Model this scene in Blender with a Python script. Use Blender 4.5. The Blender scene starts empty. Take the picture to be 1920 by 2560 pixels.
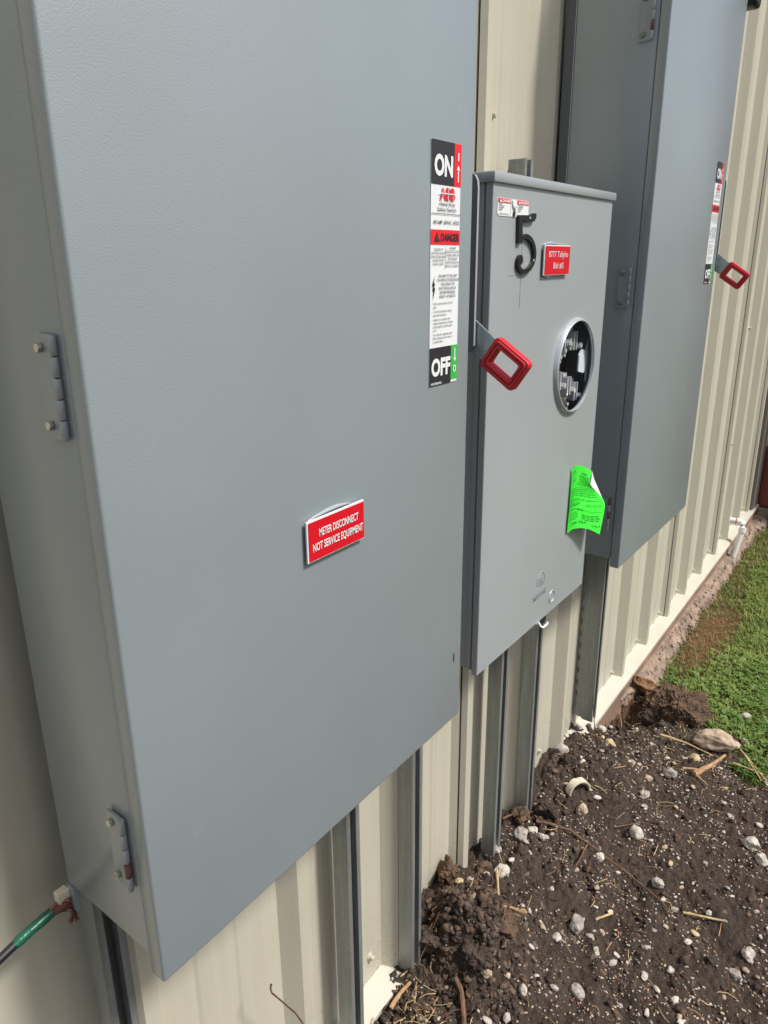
import bpy, bmesh, math, random
import numpy as np
from mathutils import Vector, Matrix, noise

# ------------------------------------------------------------------ units
S = 0.55            # one working unit (u) is 0.55 m
Z0 = 3.08           # camera height above the ground, in u
def W(p): return (p[0]*S, p[1]*S, (p[2]+Z0)*S)
rnd = random.Random(7)
nrs = np.random.RandomState(11)
scene = bpy.context.scene
col = scene.collection

# ------------------------------------------------------------------ camera
cam_d = bpy.data.cameras.new('camera')
cam = bpy.data.objects.new('camera', cam_d); col.objects.link(cam)
R = Matrix(((0.6064, -0.7951, -0.0116), (-0.2451, -0.173, -0.9539), (0.7564, 0.5813, -0.2998)))
right, down, fwd = Vector(R[0]).normalized(), Vector(R[1]).normalized(), Vector(R[2]).normalized()
right = down.cross(fwd).normalized(); down = fwd.cross(right).normalized()
M = Matrix.Identity(4)
for i in range(3):
    M[i][0] = right[i]; M[i][1] = -down[i]; M[i][2] = -fwd[i]
M.translation = Vector(W((0, 0, 0)))
cam.matrix_world = M
cam_d.sensor_fit = 'HORIZONTAL'; cam_d.sensor_width = 36.0
cam_d.lens = 1801.0/1920*36
cam_d.shift_x = (960-942.85)/1920
cam_d.shift_y = (1225.15-1280)/1920
cam_d.clip_start = 0.02; cam_d.clip_end = 1000
scene.camera = cam

# ------------------------------------------------------------------ light
SUN_D = Vector((-0.22, 1.0, -1.36)).normalized()      # the way the light travels
elev = math.asin(-SUN_D.z); az = math.atan2(-SUN_D.x, -SUN_D.y)
world = bpy.data.worlds.new('World'); scene.world = world; world.use_nodes = True
nt = world.node_tree; nt.nodes.clear()
sky = nt.nodes.new('ShaderNodeTexSky'); sky.sky_type = 'NISHITA'; sky.sun_disc = False
sky.sun_elevation = elev; sky.sun_rotation = az
sky.air_density = 1.0; sky.dust_density = 4.5; sky.ozone_density = 1.0
bg = nt.nodes.new('ShaderNodeBackground'); bg.inputs[1].default_value = 0.112
wo = nt.nodes.new('ShaderNodeOutputWorld')
nt.links.new(sky.outputs[0], bg.inputs[0]); nt.links.new(bg.outputs[0], wo.inputs[0])
sun_d = bpy.data.lights.new('sun', 'SUN'); sun_d.energy = 3.7; sun_d.angle = math.radians(7); sun_d.color = (1, 0.96, 0.9)
sun = bpy.data.objects.new('sun', sun_d); col.objects.link(sun)
sun.rotation_euler = SUN_D.to_track_quat('-Z', 'Y').to_euler()
vs = scene.view_settings
vs.view_transform = 'Standard'; vs.look = 'None'; vs.gamma = 1; vs.use_curve_mapping = False; vs.exposure = 0.0

# ------------------------------------------------------------------ materials
def srgb(r, g, b):
    f = lambda c: (c/255/12.92) if c/255 <= 0.04045 else ((c/255+0.055)/1.055)**2.4
    return (f(r), f(g), f(b), 1)
def mat(name, color, rough=0.5, metal=0.0, spec=0.5, bump=None, var=None, coat=0.0):
    """bump=(scale, strength, distance[, detail]); var=(scale, amount)"""
    m = bpy.data.materials.new(name); m.use_nodes = True
    t = m.node_tree; b = t.nodes['Principled BSDF']
    b.inputs['Base Color'].default_value = color
    b.inputs['Roughness'].default_value = rough
    b.inputs['Metallic'].default_value = metal
    b.inputs['Specular IOR Level'].default_value = spec
    b.inputs['Coat Weight'].default_value = coat
    tc = t.nodes.new('ShaderNodeTexCoord')
    geo = t.nodes.new('ShaderNodeNewGeometry')
    if var:
        n = t.nodes.new('ShaderNodeTexNoise'); n.inputs['Scale'].default_value = var[0]; n.inputs['Detail'].default_value = 5
        t.links.new(geo.outputs['Position'], n.inputs['Vector'])
        mp = t.nodes.new('ShaderNodeMapRange')
        mp.inputs['From Min'].default_value = 0.3; mp.inputs['From Max'].default_value = 0.7
        mp.inputs['To Min'].default_value = 1-var[1]; mp.inputs['To Max'].default_value = 1+var[1]
        t.links.new(n.outputs['Fac'], mp.inputs['Value'])
        mx = t.nodes.new('ShaderNodeVectorMath'); mx.operation = 'SCALE'
        mx.inputs[0].default_value = color[:3]
        t.links.new(mp.outputs[0], mx.inputs['Scale']); t.links.new(mx.outputs[0], b.inputs['Base Color'])
    if bump:
        n = t.nodes.new('ShaderNodeTexNoise'); n.inputs['Scale'].default_value = bump[0]
        n.inputs['Detail'].default_value = bump[3] if len(bump) > 3 else 3
        t.links.new(geo.outputs['Position'], n.inputs['Vector'])
        bp = t.nodes.new('ShaderNodeBump'); bp.inputs['Strength'].default_value = bump[1]; bp.inputs['Distance'].default_value = bump[2]
        t.links.new(n.outputs['Fac'], bp.inputs['Height']); t.links.new(bp.outputs[0], b.inputs['Normal'])
    return m

def paint(name, color, dirt=0.5, smear=0.0):
    """powder-coated steel: orange peel, faint blotches, sparse chalky scuffs"""
    m = mat(name, color, 0.33, 0.0, 0.6, bump=(560, 0.32, 0.0007, 2), var=(3.0, 0.05), coat=0.5)
    m.node_tree.nodes['Principled BSDF'].inputs['Coat Roughness'].default_value = 0.22
    t = m.node_tree; b = t.nodes['Principled BSDF']
    geo = t.nodes.new('ShaderNodeNewGeometry')
    src = b.inputs['Base Color'].links[0].from_socket
    n = t.nodes.new('ShaderNodeTexNoise'); n.inputs['Scale'].default_value = 26; n.inputs['Detail'].default_value = 8; n.inputs['Roughness'].default_value = 0.75
    t.links.new(geo.outputs['Position'], n.inputs['Vector'])
    n2 = t.nodes.new('ShaderNodeTexNoise'); n2.inputs['Scale'].default_value = 4.2
    t.links.new(geo.outputs['Position'], n2.inputs['Vector'])
    r1 = t.nodes.new('ShaderNodeMapRange'); r1.inputs[1].default_value = 0.60; r1.inputs[2].default_value = 0.76
    r2 = t.nodes.new('ShaderNodeMapRange'); r2.inputs[1].default_value = 0.52; r2.inputs[2].default_value = 0.64
    t.links.new(n.outputs['Fac'], r1.inputs[0]); t.links.new(n2.outputs['Fac'], r2.inputs[0])
    mu = t.nodes.new('ShaderNodeMath'); mu.operation = 'MULTIPLY'
    t.links.new(r1.outputs[0], mu.inputs[0]); t.links.new(r2.outputs[0], mu.inputs[1])
    mu2 = t.nodes.new('ShaderNodeMath'); mu2.operation = 'MULTIPLY'; mu2.inputs[1].default_value = dirt
    t.links.new(mu.outputs[0], mu2.inputs[0])
    mix = t.nodes.new('ShaderNodeMix'); mix.data_type = 'RGBA'
    t.links.new(mu2.outputs[0], mix.inputs['Factor']); t.links.new(src, mix.inputs[6]); mix.inputs[7].default_value = (0.55, 0.57, 0.57, 1)
    t.links.new(mix.outputs[2], b.inputs['Base Color'])
    # the sheet is not dead flat: slow waves under the orange peel
    fine = b.inputs['Normal'].links[0].from_node
    nw = t.nodes.new('ShaderNodeTexNoise'); nw.inputs['Scale'].default_value = 4.0; nw.inputs['Detail'].default_value = 1
    t.links.new(geo.outputs['Position'], nw.inputs['Vector'])
    bw = t.nodes.new('ShaderNodeBump'); bw.inputs['Strength'].default_value = 0.35; bw.inputs['Distance'].default_value = 0.010
    t.links.new(nw.outputs['Fac'], bw.inputs['Height']); t.links.new(bw.outputs[0], fine.inputs['Normal'])
    # roughness breaks up a little
    r3 = t.nodes.new('ShaderNodeMapRange'); r3.inputs[3].default_value = 0.28; r3.inputs[4].default_value = 0.42
    t.links.new(n2.outputs['Fac'], r3.inputs[0]); t.links.new(r3.outputs[0], b.inputs['Roughness'])
    return m

PAINT = paint('grey_enamel', (0.262, 0.306, 0.332, 1), 0.35)
PAINT_M = paint('meter_grey_enamel', (0.350, 0.382, 0.405, 1), 0.35)
RAIL_SHADE = mat('shaded_rail_grey', (0.085, 0.095, 0.11, 1), 0.45)  # grey darkened so the rail carries its shade in the colour
PAINT_K = mat('hinge_paint', (0.31, 0.34, 0.36, 1), 0.4, 0.1)
PAINT_IN = mat('grey_primer', (0.20, 0.21, 0.22, 1), 0.5)

def beige_mat():
    m = mat('cream_siding_paint', (0.518, 0.499, 0.408, 1), 0.42, 0, 0.4, bump=(500, 0.12, 0.0006, 2))
    t = m.node_tree; b = t.nodes['Principled BSDF']
    geo = t.nodes.new('ShaderNodeNewGeometry'); mp = t.nodes.new('ShaderNodeMapping')
    mp.inputs['Scale'].default_value = (60, 60, 1.1)
    t.links.new(geo.outputs['Position'], mp.inputs[0])
    n = t.nodes.new('ShaderNodeTexNoise'); n.inputs['Scale'].default_value = 1; n.inputs['Detail'].default_value = 4
    t.links.new(mp.outputs[0], n.inputs['Vector'])
    g = t.nodes.new('ShaderNodeTexNoise'); g.inputs['Scale'].default_value = 5; g.inputs['Detail'].default_value = 4
    t.links.new(geo.outputs['Position'], g.inputs['Vector'])
    # soil splashed on the foot of the sheets
    sep = t.nodes.new('ShaderNodeSeparateXYZ'); t.links.new(geo.outputs['Position'], sep.inputs[0])
    r0 = t.nodes.new('ShaderNodeMapRange'); r0.inputs[1].default_value = 0.02; r0.inputs[2].default_value = 0.30; r0.inputs[3].default_value = 1; r0.inputs[4].default_value = 0
    t.links.new(sep.outputs[2], r0.inputs[0])
    sp = t.nodes.new('ShaderNodeTexNoise'); sp.inputs['Scale'].default_value = 190; sp.inputs['Detail'].default_value = 3
    t.links.new(geo.outputs['Position'], sp.inputs['Vector'])
    rs = t.nodes.new('ShaderNodeMapRange'); rs.inputs[1].default_value = 0.60; rs.inputs[2].default_value = 0.70
    t.links.new(sp.outputs['Fac'], rs.inputs[0])
    ms = t.nodes.new('ShaderNodeMath'); ms.operation = 'MULTIPLY'
    t.links.new(r0.outputs[0], ms.inputs[0]); t.links.new(rs.outputs[0], ms.inputs[1])
    r1 = t.nodes.new('ShaderNodeMapRange'); r1.inputs[1].default_value = 0.3; r1.inputs[2].default_value = 0.7; r1.inputs[3].default_value = 0.955; r1.inputs[4].default_value = 1.03
    t.links.new(n.outputs['Fac'], r1.inputs[0])
    r2 = t.nodes.new('ShaderNodeMapRange'); r2.inputs[1].default_value = 0.3; r2.inputs[2].default_value = 0.7; r2.inputs[3].default_value = 0.96; r2.inputs[4].default_value = 1.02
    t.links.new(g.outputs['Fac'], r2.inputs[0])
    mu = t.nodes.new('ShaderNodeMath'); mu.operation = 'MULTIPLY'
    t.links.new(r1.outputs[0], mu.inputs[0]); t.links.new(r2.outputs[0], mu.inputs[1])
    sc = t.nodes.new('ShaderNodeVectorMath'); sc.operation = 'SCALE'; sc.inputs[0].default_value = (0.518, 0.499, 0.408)
    t.links.new(mu.outputs[0], sc.inputs['Scale'])
    mix = t.nodes.new('ShaderNodeMix'); mix.data_type = 'RGBA'; mix.inputs[7].default_value = (0.16, 0.11, 0.07, 1)
    t.links.new(ms.outputs[0], mix.inputs['Factor']); t.links.new(sc.outputs[0], mix.inputs[6])
    t.links.new(mix.outputs[2], b.inputs['Base Color'])
    return m
BEIGE = beige_mat()
TRIM = mat('cream_trim_paint', (0.54, 0.525, 0.45, 1), 0.4, bump=(30, 0.1, 0.002), var=(9, 0.05))

def galv_mat(name, base, rough, metal=0.85, streak=0.25):
    m = mat(name, base, rough, metal)
    t = m.node_tree; b = t.nodes['Principled BSDF']
    geo = t.nodes.new('ShaderNodeNewGeometry')
    v = t.nodes.new('ShaderNodeTexVoronoi'); v.inputs['Scale'].default_value = 95
    t.links.new(geo.outputs['Position'], v.inputs['Vector'])
    mp = t.nodes.new('ShaderNodeMapping'); mp.inputs['Scale'].default_value = (90, 90, 5); t.links.new(geo.outputs['Position'], mp.inputs[0])
    n = t.nodes.new('ShaderNodeTexNoise'); n.inputs['Scale'].default_value = 1; n.inputs['Detail'].default_value = 6
    t.links.new(mp.outputs[0], n.inputs['Vector'])
    a = t.nodes.new('ShaderNodeMath'); a.operation = 'MULTIPLY_ADD'; a.inputs[1].default_value = 0.10; a.inputs[2].default_value = 0.95
    sepc = t.nodes.new('ShaderNodeSeparateColor'); t.links.new(v.outputs['Color'], sepc.inputs[0])
    t.links.new(sepc.outputs[0], a.inputs[0])
    r = t.nodes.new('ShaderNodeMapRange'); r.inputs[1].default_value = 0.35; r.inputs[2].default_value = 0.7; r.inputs[3].default_value = 1-streak; r.inputs[4].default_value = 1+streak
    t.links.new(n.outputs['Fac'], r.inputs[0])
    mu = t.nodes.new('ShaderNodeMath'); mu.operation = 'MULTIPLY'; t.links.new(a.outputs[0], mu.inputs[0]); t.links.new(r.outputs[0], mu.inputs[1])
    sc = t.nodes.new('ShaderNodeVectorMath'); sc.operation = 'SCALE'; sc.inputs[0].default_value = base[:3]
    t.links.new(mu.outputs[0], sc.inputs['Scale']); t.links.new(sc.outputs[0], b.inputs['Base Color'])
    r4 = t.nodes.new('ShaderNodeMapRange'); r4.inputs[3].default_value = rough-0.08; r4.inputs[4].default_value = rough+0.14
    t.links.new(n.outputs['Fac'], r4.inputs[0]); t.links.new(r4.outputs[0], b.inputs['Roughness'])
    return m
GALV = galv_mat('galvanised_steel', (0.29, 0.31, 0.305, 1), 0.40, 0.45, 0.14)
GALV_L = galv_mat('galvanised_lever', (0.42, 0.50, 0.50, 1), 0.34, 0.7, 0.08)
ZINC = mat('zinc_screw', (0.55, 0.54, 0.46, 1), 0.25, 0.9)
ZINCW = mat('zinc_hinge', (0.20, 0.22, 0.235, 1), 0.42, 0.2, var=(60, 0.15))
RUST = mat('rusty_zinc', (0.17, 0.085, 0.06, 1), 0.7, 0.1, var=(90, 0.5))
BLACK = mat('black_plastic', (0.012, 0.012, 0.014, 1), 0.35)
BLACKP = mat('black_print', (0.028, 0.028, 0.036, 1), 0.4)
WHITEP = mat('white_vinyl', (0.80, 0.83, 0.86, 1), 0.35, var=(8, 0.02))
REDP = mat('red_print', (0.80, 0.02, 0.03, 1), 0.35)
REDPL = mat('red_placard', (0.62, 0.004, 0.018, 1), 0.4, var=(20, 0.06))
REDGRIP = mat('red_rubber_grip', (0.60, 0.022, 0.036, 1), 0.38, bump=(120, 0.05, 0.001))
GREENP = mat('green_print', (0.04, 0.50, 0.07, 1), 0.35)
SILI = mat('clear_silicone', (0.36, 0.41, 0.44, 1), 0.3, bump=(60, 0.3, 0.002))
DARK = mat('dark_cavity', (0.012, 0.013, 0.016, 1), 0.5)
LAP_SHADE = mat('lap_gap_shade', (0.05, 0.046, 0.035, 1), 0.8)
ALU = mat('cast_aluminium', (0.72, 0.74, 0.77, 1), 0.3, 0.5)
ALUP = mat('painted_ring', (0.52, 0.56, 0.60, 1), 0.25, 0.35)
BRK = mat('grey_plastic_bracket', (0.62, 0.70, 0.78, 1), 0.4)
CLEARP = mat('smoky_plastic', (0.10, 0.09, 0.09, 1), 0.2)
TAG = mat('fluorescent_green_paper', (0.06, 0.95, 0.06, 1), 0.6)
TAGP = mat('tag_print', (0.004, 0.16, 0.012, 1), 0.6)
PENW = mat('tag_white_back', (0.88, 0.88, 0.88, 1), 0.6)
CONC = mat('rough_concrete', (0.30, 0.225, 0.175, 1), 0.9, bump=(45, 0.8, 0.012, 8), var=(14, 0.35))
FORM = mat('stained_form_board', (0.25, 0.17, 0.12, 1), 0.85, bump=(25, 0.5, 0.006, 6), var=(8, 0.3))
REDW = mat('red_siding_paint', (0.27, 0.055, 0.045, 1), 0.45)
CORN = mat('grey_brown_trim', (0.20, 0.185, 0.17, 1), 0.4)
PVC = mat('white_pvc', (0.78, 0.78, 0.76, 1), 0.3)
PVCD = mat('dirty_pvc', (0.68, 0.63, 0.50, 1), 0.45, var=(40, 0.15))
PRIM = mat('pipe_primer', (0.55, 0.22, 0.18, 1), 0.5)
WIRE_G = mat('green_tape', (0.006, 0.105, 0.06, 1), 0.3, bump=(70, 0.5, 0.003))
WIRE_K = mat('black_insulation', (0.015, 0.015, 0.02, 1), 0.35)
COPPER = mat('bare_copper', (0.22, 0.105, 0.075, 1), 0.4, 0.75, var=(90, 0.3))
PENCIL = mat('pencil_line', (0.29, 0.315, 0.33, 1), 0.6)
def stone_mat(name, c, v=0.3):
    return mat(name, c, 0.85, 0, 0.3, bump=(90, 0.6, 0.004, 6), var=(55, v))
ST_W = stone_mat('limestone_white', (0.50, 0.465, 0.41, 1), 0.35)
ST_T = stone_mat('limestone_tan', (0.42, 0.33, 0.245, 1), 0.35)
ST_G = stone_mat('limestone_grey', (0.36, 0.33, 0.30, 1), 0.35)
ST_Y = stone_mat('limestone_yellow', (0.50, 0.40, 0.24, 1), 0.3)
ST_B = stone_mat('brick_chip', (0.34, 0.15, 0.10, 1), 0.3)
CLOD = mat('dark_clod', (0.072, 0.055, 0.045, 1), 0.95, 0, 0.15, bump=(70, 1.0, 0.010, 8), var=(35, 0.4))
CLODB = mat('brown_clod', (0.125, 0.084, 0.058, 1), 0.95, 0, 0.15, bump=(70, 1.0, 0.010, 8), var=(35, 0.4))
STRAW = mat('dry_straw', (0.50, 0.37, 0.19, 1), 0.6, var=(70, 0.3))
WOOD = mat('splintered_wood', (0.40, 0.25, 0.13, 1), 0.75, bump=(60, 0.6, 0.004, 6), var=(50, 0.35))
WOODB = mat('rotten_wood', (0.22, 0.12, 0.06, 1), 0.85, bump=(60, 1.0, 0.008, 8), var=(40, 0.5))
TWIG = mat('brown_twig', (0.15, 0.083, 0.05, 1), 0.8, bump=(90, 0.6, 0.003, 5), var=(60, 0.35))

CLODC = mat('dry_clod', (0.15, 0.115, 0.088, 1), 0.95, 0, 0.15, bump=(70, 1.0, 0.010, 8), var=(35, 0.3))

def foliage_mat(name, c1, c2):
    m = mat(name, c1, 0.5, 0, 0.35)
    t = m.node_tree; b = t.nodes['Principled BSDF']
    geo = t.nodes.new('ShaderNodeNewGeometry')
    mix = t.nodes.new('ShaderNodeMix'); mix.data_type = 'RGBA'
    mix.inputs[6].default_value = c1; mix.inputs[7].default_value = c2
    n = t.nodes.new('ShaderNodeTexNoise'); n.inputs['Scale'].default_value = 3.2; n.inputs['Detail'].default_value = 4
    t.links.new(geo.outputs['Position'], n.inputs['Vector'])
    mr = t.nodes.new('ShaderNodeMapRange'); mr.inputs[1].default_value = .35; mr.inputs[2].default_value = .65; mr.inputs[3].default_value = -.35; mr.inputs[4].default_value = .45
    t.links.new(n.outputs['Fac'], mr.inputs[0])
    ad = t.nodes.new('ShaderNodeMath'); ad.operation = 'ADD'; ad.use_clamp = True
    t.links.new(geo.outputs['Random Per Island'], ad.inputs[0]); t.links.new(mr.outputs[0], ad.inputs[1])
    t.links.new(ad.outputs[0], mix.inputs['Factor']); t.links.new(mix.outputs[2], b.inputs['Base Color'])
    tr = t.nodes.new('ShaderNodeBsdfTranslucent'); t.links.new(mix.outputs[2], tr.inputs['Color'])
    ms = t.nodes.new('ShaderNodeMixShader'); ms.inputs[0].default_value = 0.3
    out = t.nodes['Material Output']
    t.links.new(b.outputs[0], ms.inputs[1]); t.links.new(tr.outputs[0], ms.inputs[2]); t.links.new(ms.outputs[0], out.inputs[0])
    return m
GRASS = foliage_mat('grass_blades', (0.13, 0.215, 0.04, 1), (0.34, 0.39, 0.11, 1))
CLOVER = foliage_mat('clover_leaves', (0.07, 0.17, 0.035, 1), (0.20, 0.30, 0.075, 1))
DRYG = foliage_mat('dry_grass', (0.33, 0.27, 0.12, 1), (0.20, 0.22, 0.07, 1))

def ground_mat():
    m = mat('soil', (0.06, 0.04, 0.03, 1), 0.93, 0, 0.2)
    t = m.node_tree; b = t.nodes['Principled BSDF']
    geo = t.nodes.new('ShaderNodeNewGeometry')
    at = t.nodes.new('ShaderNodeVertexColor'); at.layer_name = 'cover'
    sp = t.nodes.new('ShaderNodeSeparateColor'); t.links.new(at.outputs['Color'], sp.inputs[0])
    def ns(scale, det=6, ro=0.6):
        n = t.nodes.new('ShaderNodeTexNoise'); n.inputs['Scale'].default_value = scale; n.inputs['Detail'].default_value = det
        n.inputs['Roughness'].default_value = ro
        t.links.new(geo.outputs['Position'], n.inputs['Vector']); return n
    n1 = ns(9, 8, 0.7); n2 = ns(75, 6, 0.7); n3 = ns(3, 4)
    cr = t.nodes.new('ShaderNodeValToRGB'); cr.color_ramp.elements[0].position = 0.3; cr.color_ramp.elements[0].color = (0.045, 0.035, 0.030, 1)
    cr.color_ramp.elements[1].position = 0.72; cr.color_ramp.elements[1].color = (0.137, 0.103, 0.079, 1)
    ad = t.nodes.new('ShaderNodeMath'); ad.operation = 'MULTIPLY_ADD'; ad.inputs[1].default_value = 0.5
    hf = t.nodes.new('ShaderNodeMath'); hf.operation = 'MULTIPLY'; hf.inputs[1].default_value = 0.5
    t.links.new(n2.outputs['Fac'], hf.inputs[0]); t.links.new(n1.outputs['Fac'], ad.inputs[0]); t.links.new(hf.outputs[0], ad.inputs[2])
    t.links.new(ad.outputs[0], cr.inputs[0])
    cg = t.nodes.new('ShaderNodeValToRGB'); cg.color_ramp.elements[0].position = 0.35; cg.color_ramp.elements[0].color = (0.045, 0.065, 0.018, 1)
    cg.color_ramp.elements[1].position = 0.7; cg.color_ramp.elements[1].color = (0.10, 0.13, 0.035, 1)
    t.links.new(n1.outputs['Fac'], cg.inputs[0])
    cb = t.nodes.new('ShaderNodeValToRGB'); cb.color_ramp.elements[0].position = 0.3; cb.color_ramp.elements[0].color = (0.16, 0.075, 0.04, 1)
    cb.color_ramp.elements[1].position = 0.75; cb.color_ramp.elements[1].color = (0.30, 0.17, 0.095, 1)
    t.links.new(n2.outputs['Fac'], cb.inputs[0])
    m1 = t.nodes.new('ShaderNodeMix'); m1.data_type = 'RGBA'
    t.links.new(sp.outputs[0], m1.inputs['Factor']); t.links.new(cr.outputs[0], m1.inputs[6]); t.links.new(cg.outputs[0], m1.inputs[7])
    m2 = t.nodes.new('ShaderNodeMix'); m2.data_type = 'RGBA'
    t.links.new(sp.outputs[1], m2.inputs['Factor']); t.links.new(m1.outputs[2], m2.inputs[6]); t.links.new(cb.outputs[0], m2.inputs[7])
    t.links.new(m2.outputs[2], b.inputs['Base Color'])
    bp = t.nodes.new('ShaderNodeBump'); bp.inputs['Strength'].default_value = 1.0; bp.inputs['Distance'].default_value = 0.018
    t.links.new(n2.outputs['Fac'], bp.inputs['Height']); t.links.new(bp.outputs[0], b.inputs['Normal'])
    return m
SOIL = ground_mat()

# ------------------------------------------------------------------ object helpers
def tag(o, label=None, cat=None, group=None, kind=None):
    if label: o['label'] = label
    if cat: o['category'] = cat
    if group: o['group'] = group
    if kind: o['kind'] = kind
    return o
def thing(name, loc, label, cat, group=None):
    o = bpy.data.objects.new(name, None); col.objects.link(o)
    o.empty_display_size = 0.05
    o.location = W(loc); o['base'] = tuple(loc)
    tag(o, label, cat, group); return o
class MB:
    """collects geometry in u; build() makes ONE mesh object in metres"""
    def __init__(s): s.v = []; s.f = []; s.m = []
    def add(s, vs_, fs_, mi=0):
        o = len(s.v); s.v += [tuple(p) for p in vs_]; s.f += [tuple(i+o for i in f) for f in fs_]; s.m += [mi]*len(fs_)
    def box(s, x0, x1, y0, y1, z0, z1, mi=0, bev=0.0, seg=2):
        bm = bmesh.new(); bmesh.ops.create_cube(bm, size=1)
        for v in bm.verts:
            v.co = ((x0+x1)/2+v.co.x*(x1-x0), (y0+y1)/2+v.co.y*(y1-y0), (z0+z1)/2+v.co.z*(z1-z0))
        if bev: bmesh.ops.bevel(bm, geom=bm.edges[:], offset=bev, segments=seg, affect='EDGES', profile=0.5)
        s.add([v.co[:] for v in bm.verts], [[v.index for v in f.verts] for f in bm.faces], mi); bm.free()
    def prism(s, pts, a0, a1, axis='y', mi=0):
        """closed outline pts (2D) extruded along axis between a0 and a1"""
        def P(p, a):
            return {'y': (p[0], a, p[1]), 'x': (a, p[0], p[1]), 'z': (p[0], p[1], a)}[axis]
        n = len(pts)
        s.add([P(p, a0) for p in pts]+[P(p, a1) for p in pts],
              [list(range(n)), list(range(2*n-1, n-1, -1))]+[[i, (i+1) % n, n+(i+1) % n, n+i][::-1] for i in range(n)], mi)
    def tube(s, path, rad, n=8, mi=0, cap=True):
        path = [Vector(p) for p in path]; k = len(path)
        rs = rad if isinstance(rad, (list, tuple)) else [rad]*k
        o = len(s.v); up = Vector((0.13, 0.37, 0.92)).normalized()
        for i, p in enumerate(path):
            d = (path[min(i+1, k-1)]-path[max(i-1, 0)]).normalized()
            a = d.cross(up)
            if a.length < 1e-3: a = d.cross(Vector((1, 0, 0)))
            a.normalize(); b = d.cross(a)
            for j in range(n):
                t = 2*math.pi*j/n
                s.v.append(tuple(p+(a*math.cos(t)+b*math.sin(t))*rs[i]))
        for i in range(k-1):
            for j in range(n):
                s.f.append((o+i*n+j, o+i*n+(j+1) % n, o+(i+1)*n+(j+1) % n, o+(i+1)*n+j)); s.m.append(mi)
        if cap:
            s.f.append(tuple(o+j for j in range(n))[::-1]); s.f.append(tuple(o+(k-1)*n+j for j in range(n))); s.m += [mi, mi]
    def lathe(s, prof, c, n=48, mi=0, axis='y'):
        """prof: (radius, position along axis)"""
        o = len(s.v)
        for r, a in prof:
            for j in range(n):
                t = 2*math.pi*j/n
                if axis == 'y': s.v.append((c[0]+r*math.cos(t), a, c[2]+r*math.sin(t)))
                elif axis == 'x': s.v.append((a, c[1]+r*math.cos(t), c[2]+r*math.sin(t)))
                else: s.v.append((c[0]+r*math.cos(t), c[1]+r*math.sin(t), a))
        for i in range(len(prof)-1):
            for j in range(n):
                s.f.append((o+i*n+j, o+i*n+(j+1) % n, o+(i+1)*n+(j+1) % n, o+(i+1)*n+j)); s.m.append(mi)
    def build(s, name, mats, parent=None, smooth=False, label=None, org=None):
        if not isinstance(mats, (list, tuple)): mats = [mats]
        if parent is not None and org is None:
            r = parent
            while r.parent is not None: r = r.parent
            org = tuple(r['base']) if 'base' in r.keys() else (0, 0, -Z0)
        if org is None: org = (0, 0, -Z0)
        vv = [((p[0]-org[0])*S, (p[1]-org[1])*S, (p[2]-org[2])*S) for p in s.v]
        me = bpy.data.meshes.new(name); me.from_pydata(vv, [], s.f)
        for m in mats: me.materials.append(m)
        me.polygons.foreach_set('material_index', s.m)
        me.update()
        bm = bmesh.new(); bm.from_mesh(me); bmesh.ops.recalc_face_normals(bm, faces=bm.faces[:]); bm.to_mesh(me); bm.free()
        if smooth:
            me.polygons.foreach_set('use_smooth', [True]*len(me.polygons))
            try: me.set_sharp_from_angle(angle=math.radians(38))
            except Exception: pass
        o = bpy.data.objects.new(name, me); col.objects.link(o)
        if parent is not None: o.parent = parent
        else: o.location = W(org); o['base'] = tuple(org)
        if label: o['label'] = label
        return o
def copy_tree(o, parent=None):
    c = o.copy(); col.objects.link(c); c.parent = parent
    for ch in list(o.children): copy_tree(ch, c)
    return c

_tc = {}
def glyphs(body, bold):
    k = (body, bold)
    if k in _tc: return _tc[k]
    cu = bpy.data.curves.new('t', 'FONT'); cu.body = body; cu.size = 1; cu.resolution_u = 3; cu.offset = bold; cu.fill_mode = 'FRONT'
    ob = bpy.data.objects.new('t', cu); col.objects.link(ob)
    dg = bpy.context.evaluated_depsgraph_get(); dg.update()
    me = bpy.data.meshes.new_from_object(ob.evaluated_get(dg))
    vs_ = [(v.co.x, v.co.y) for v in me.vertices]; fs = [tuple(p.vertices) for p in me.polygons]
    bpy.data.objects.remove(ob); bpy.data.curves.remove(cu); bpy.data.meshes.remove(me)
    _tc[k] = (vs_, fs); return _tc[k]
def lettering(mb, body, x0, x1, zb, cap, y, mi=0, bold=0.0, align='c', fill=False, dx=0.0):
    """body on plane y; baseline zb, cap height cap (both u); centred in x0..x1; fill stretches to the width"""
    vs_, fs = glyphs(body, bold)
    if not vs_: return
    ax = min(v[0] for v in vs_); bx = max(v[0] for v in vs_)
    sc = cap/0.70; w = (bx-ax)*sc; sx = sc
    if fill or w > (x1-x0): sx = (x1-x0)/(bx-ax); w = x1-x0
    st = {'c': (x0+x1)/2-w/2, 'l': x0, 'r': x1-w}[align]
    mb.add([(st+(v[0]-ax)*sx, y, zb+v[1]*sc) for v in vs_], fs, mi)

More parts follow.
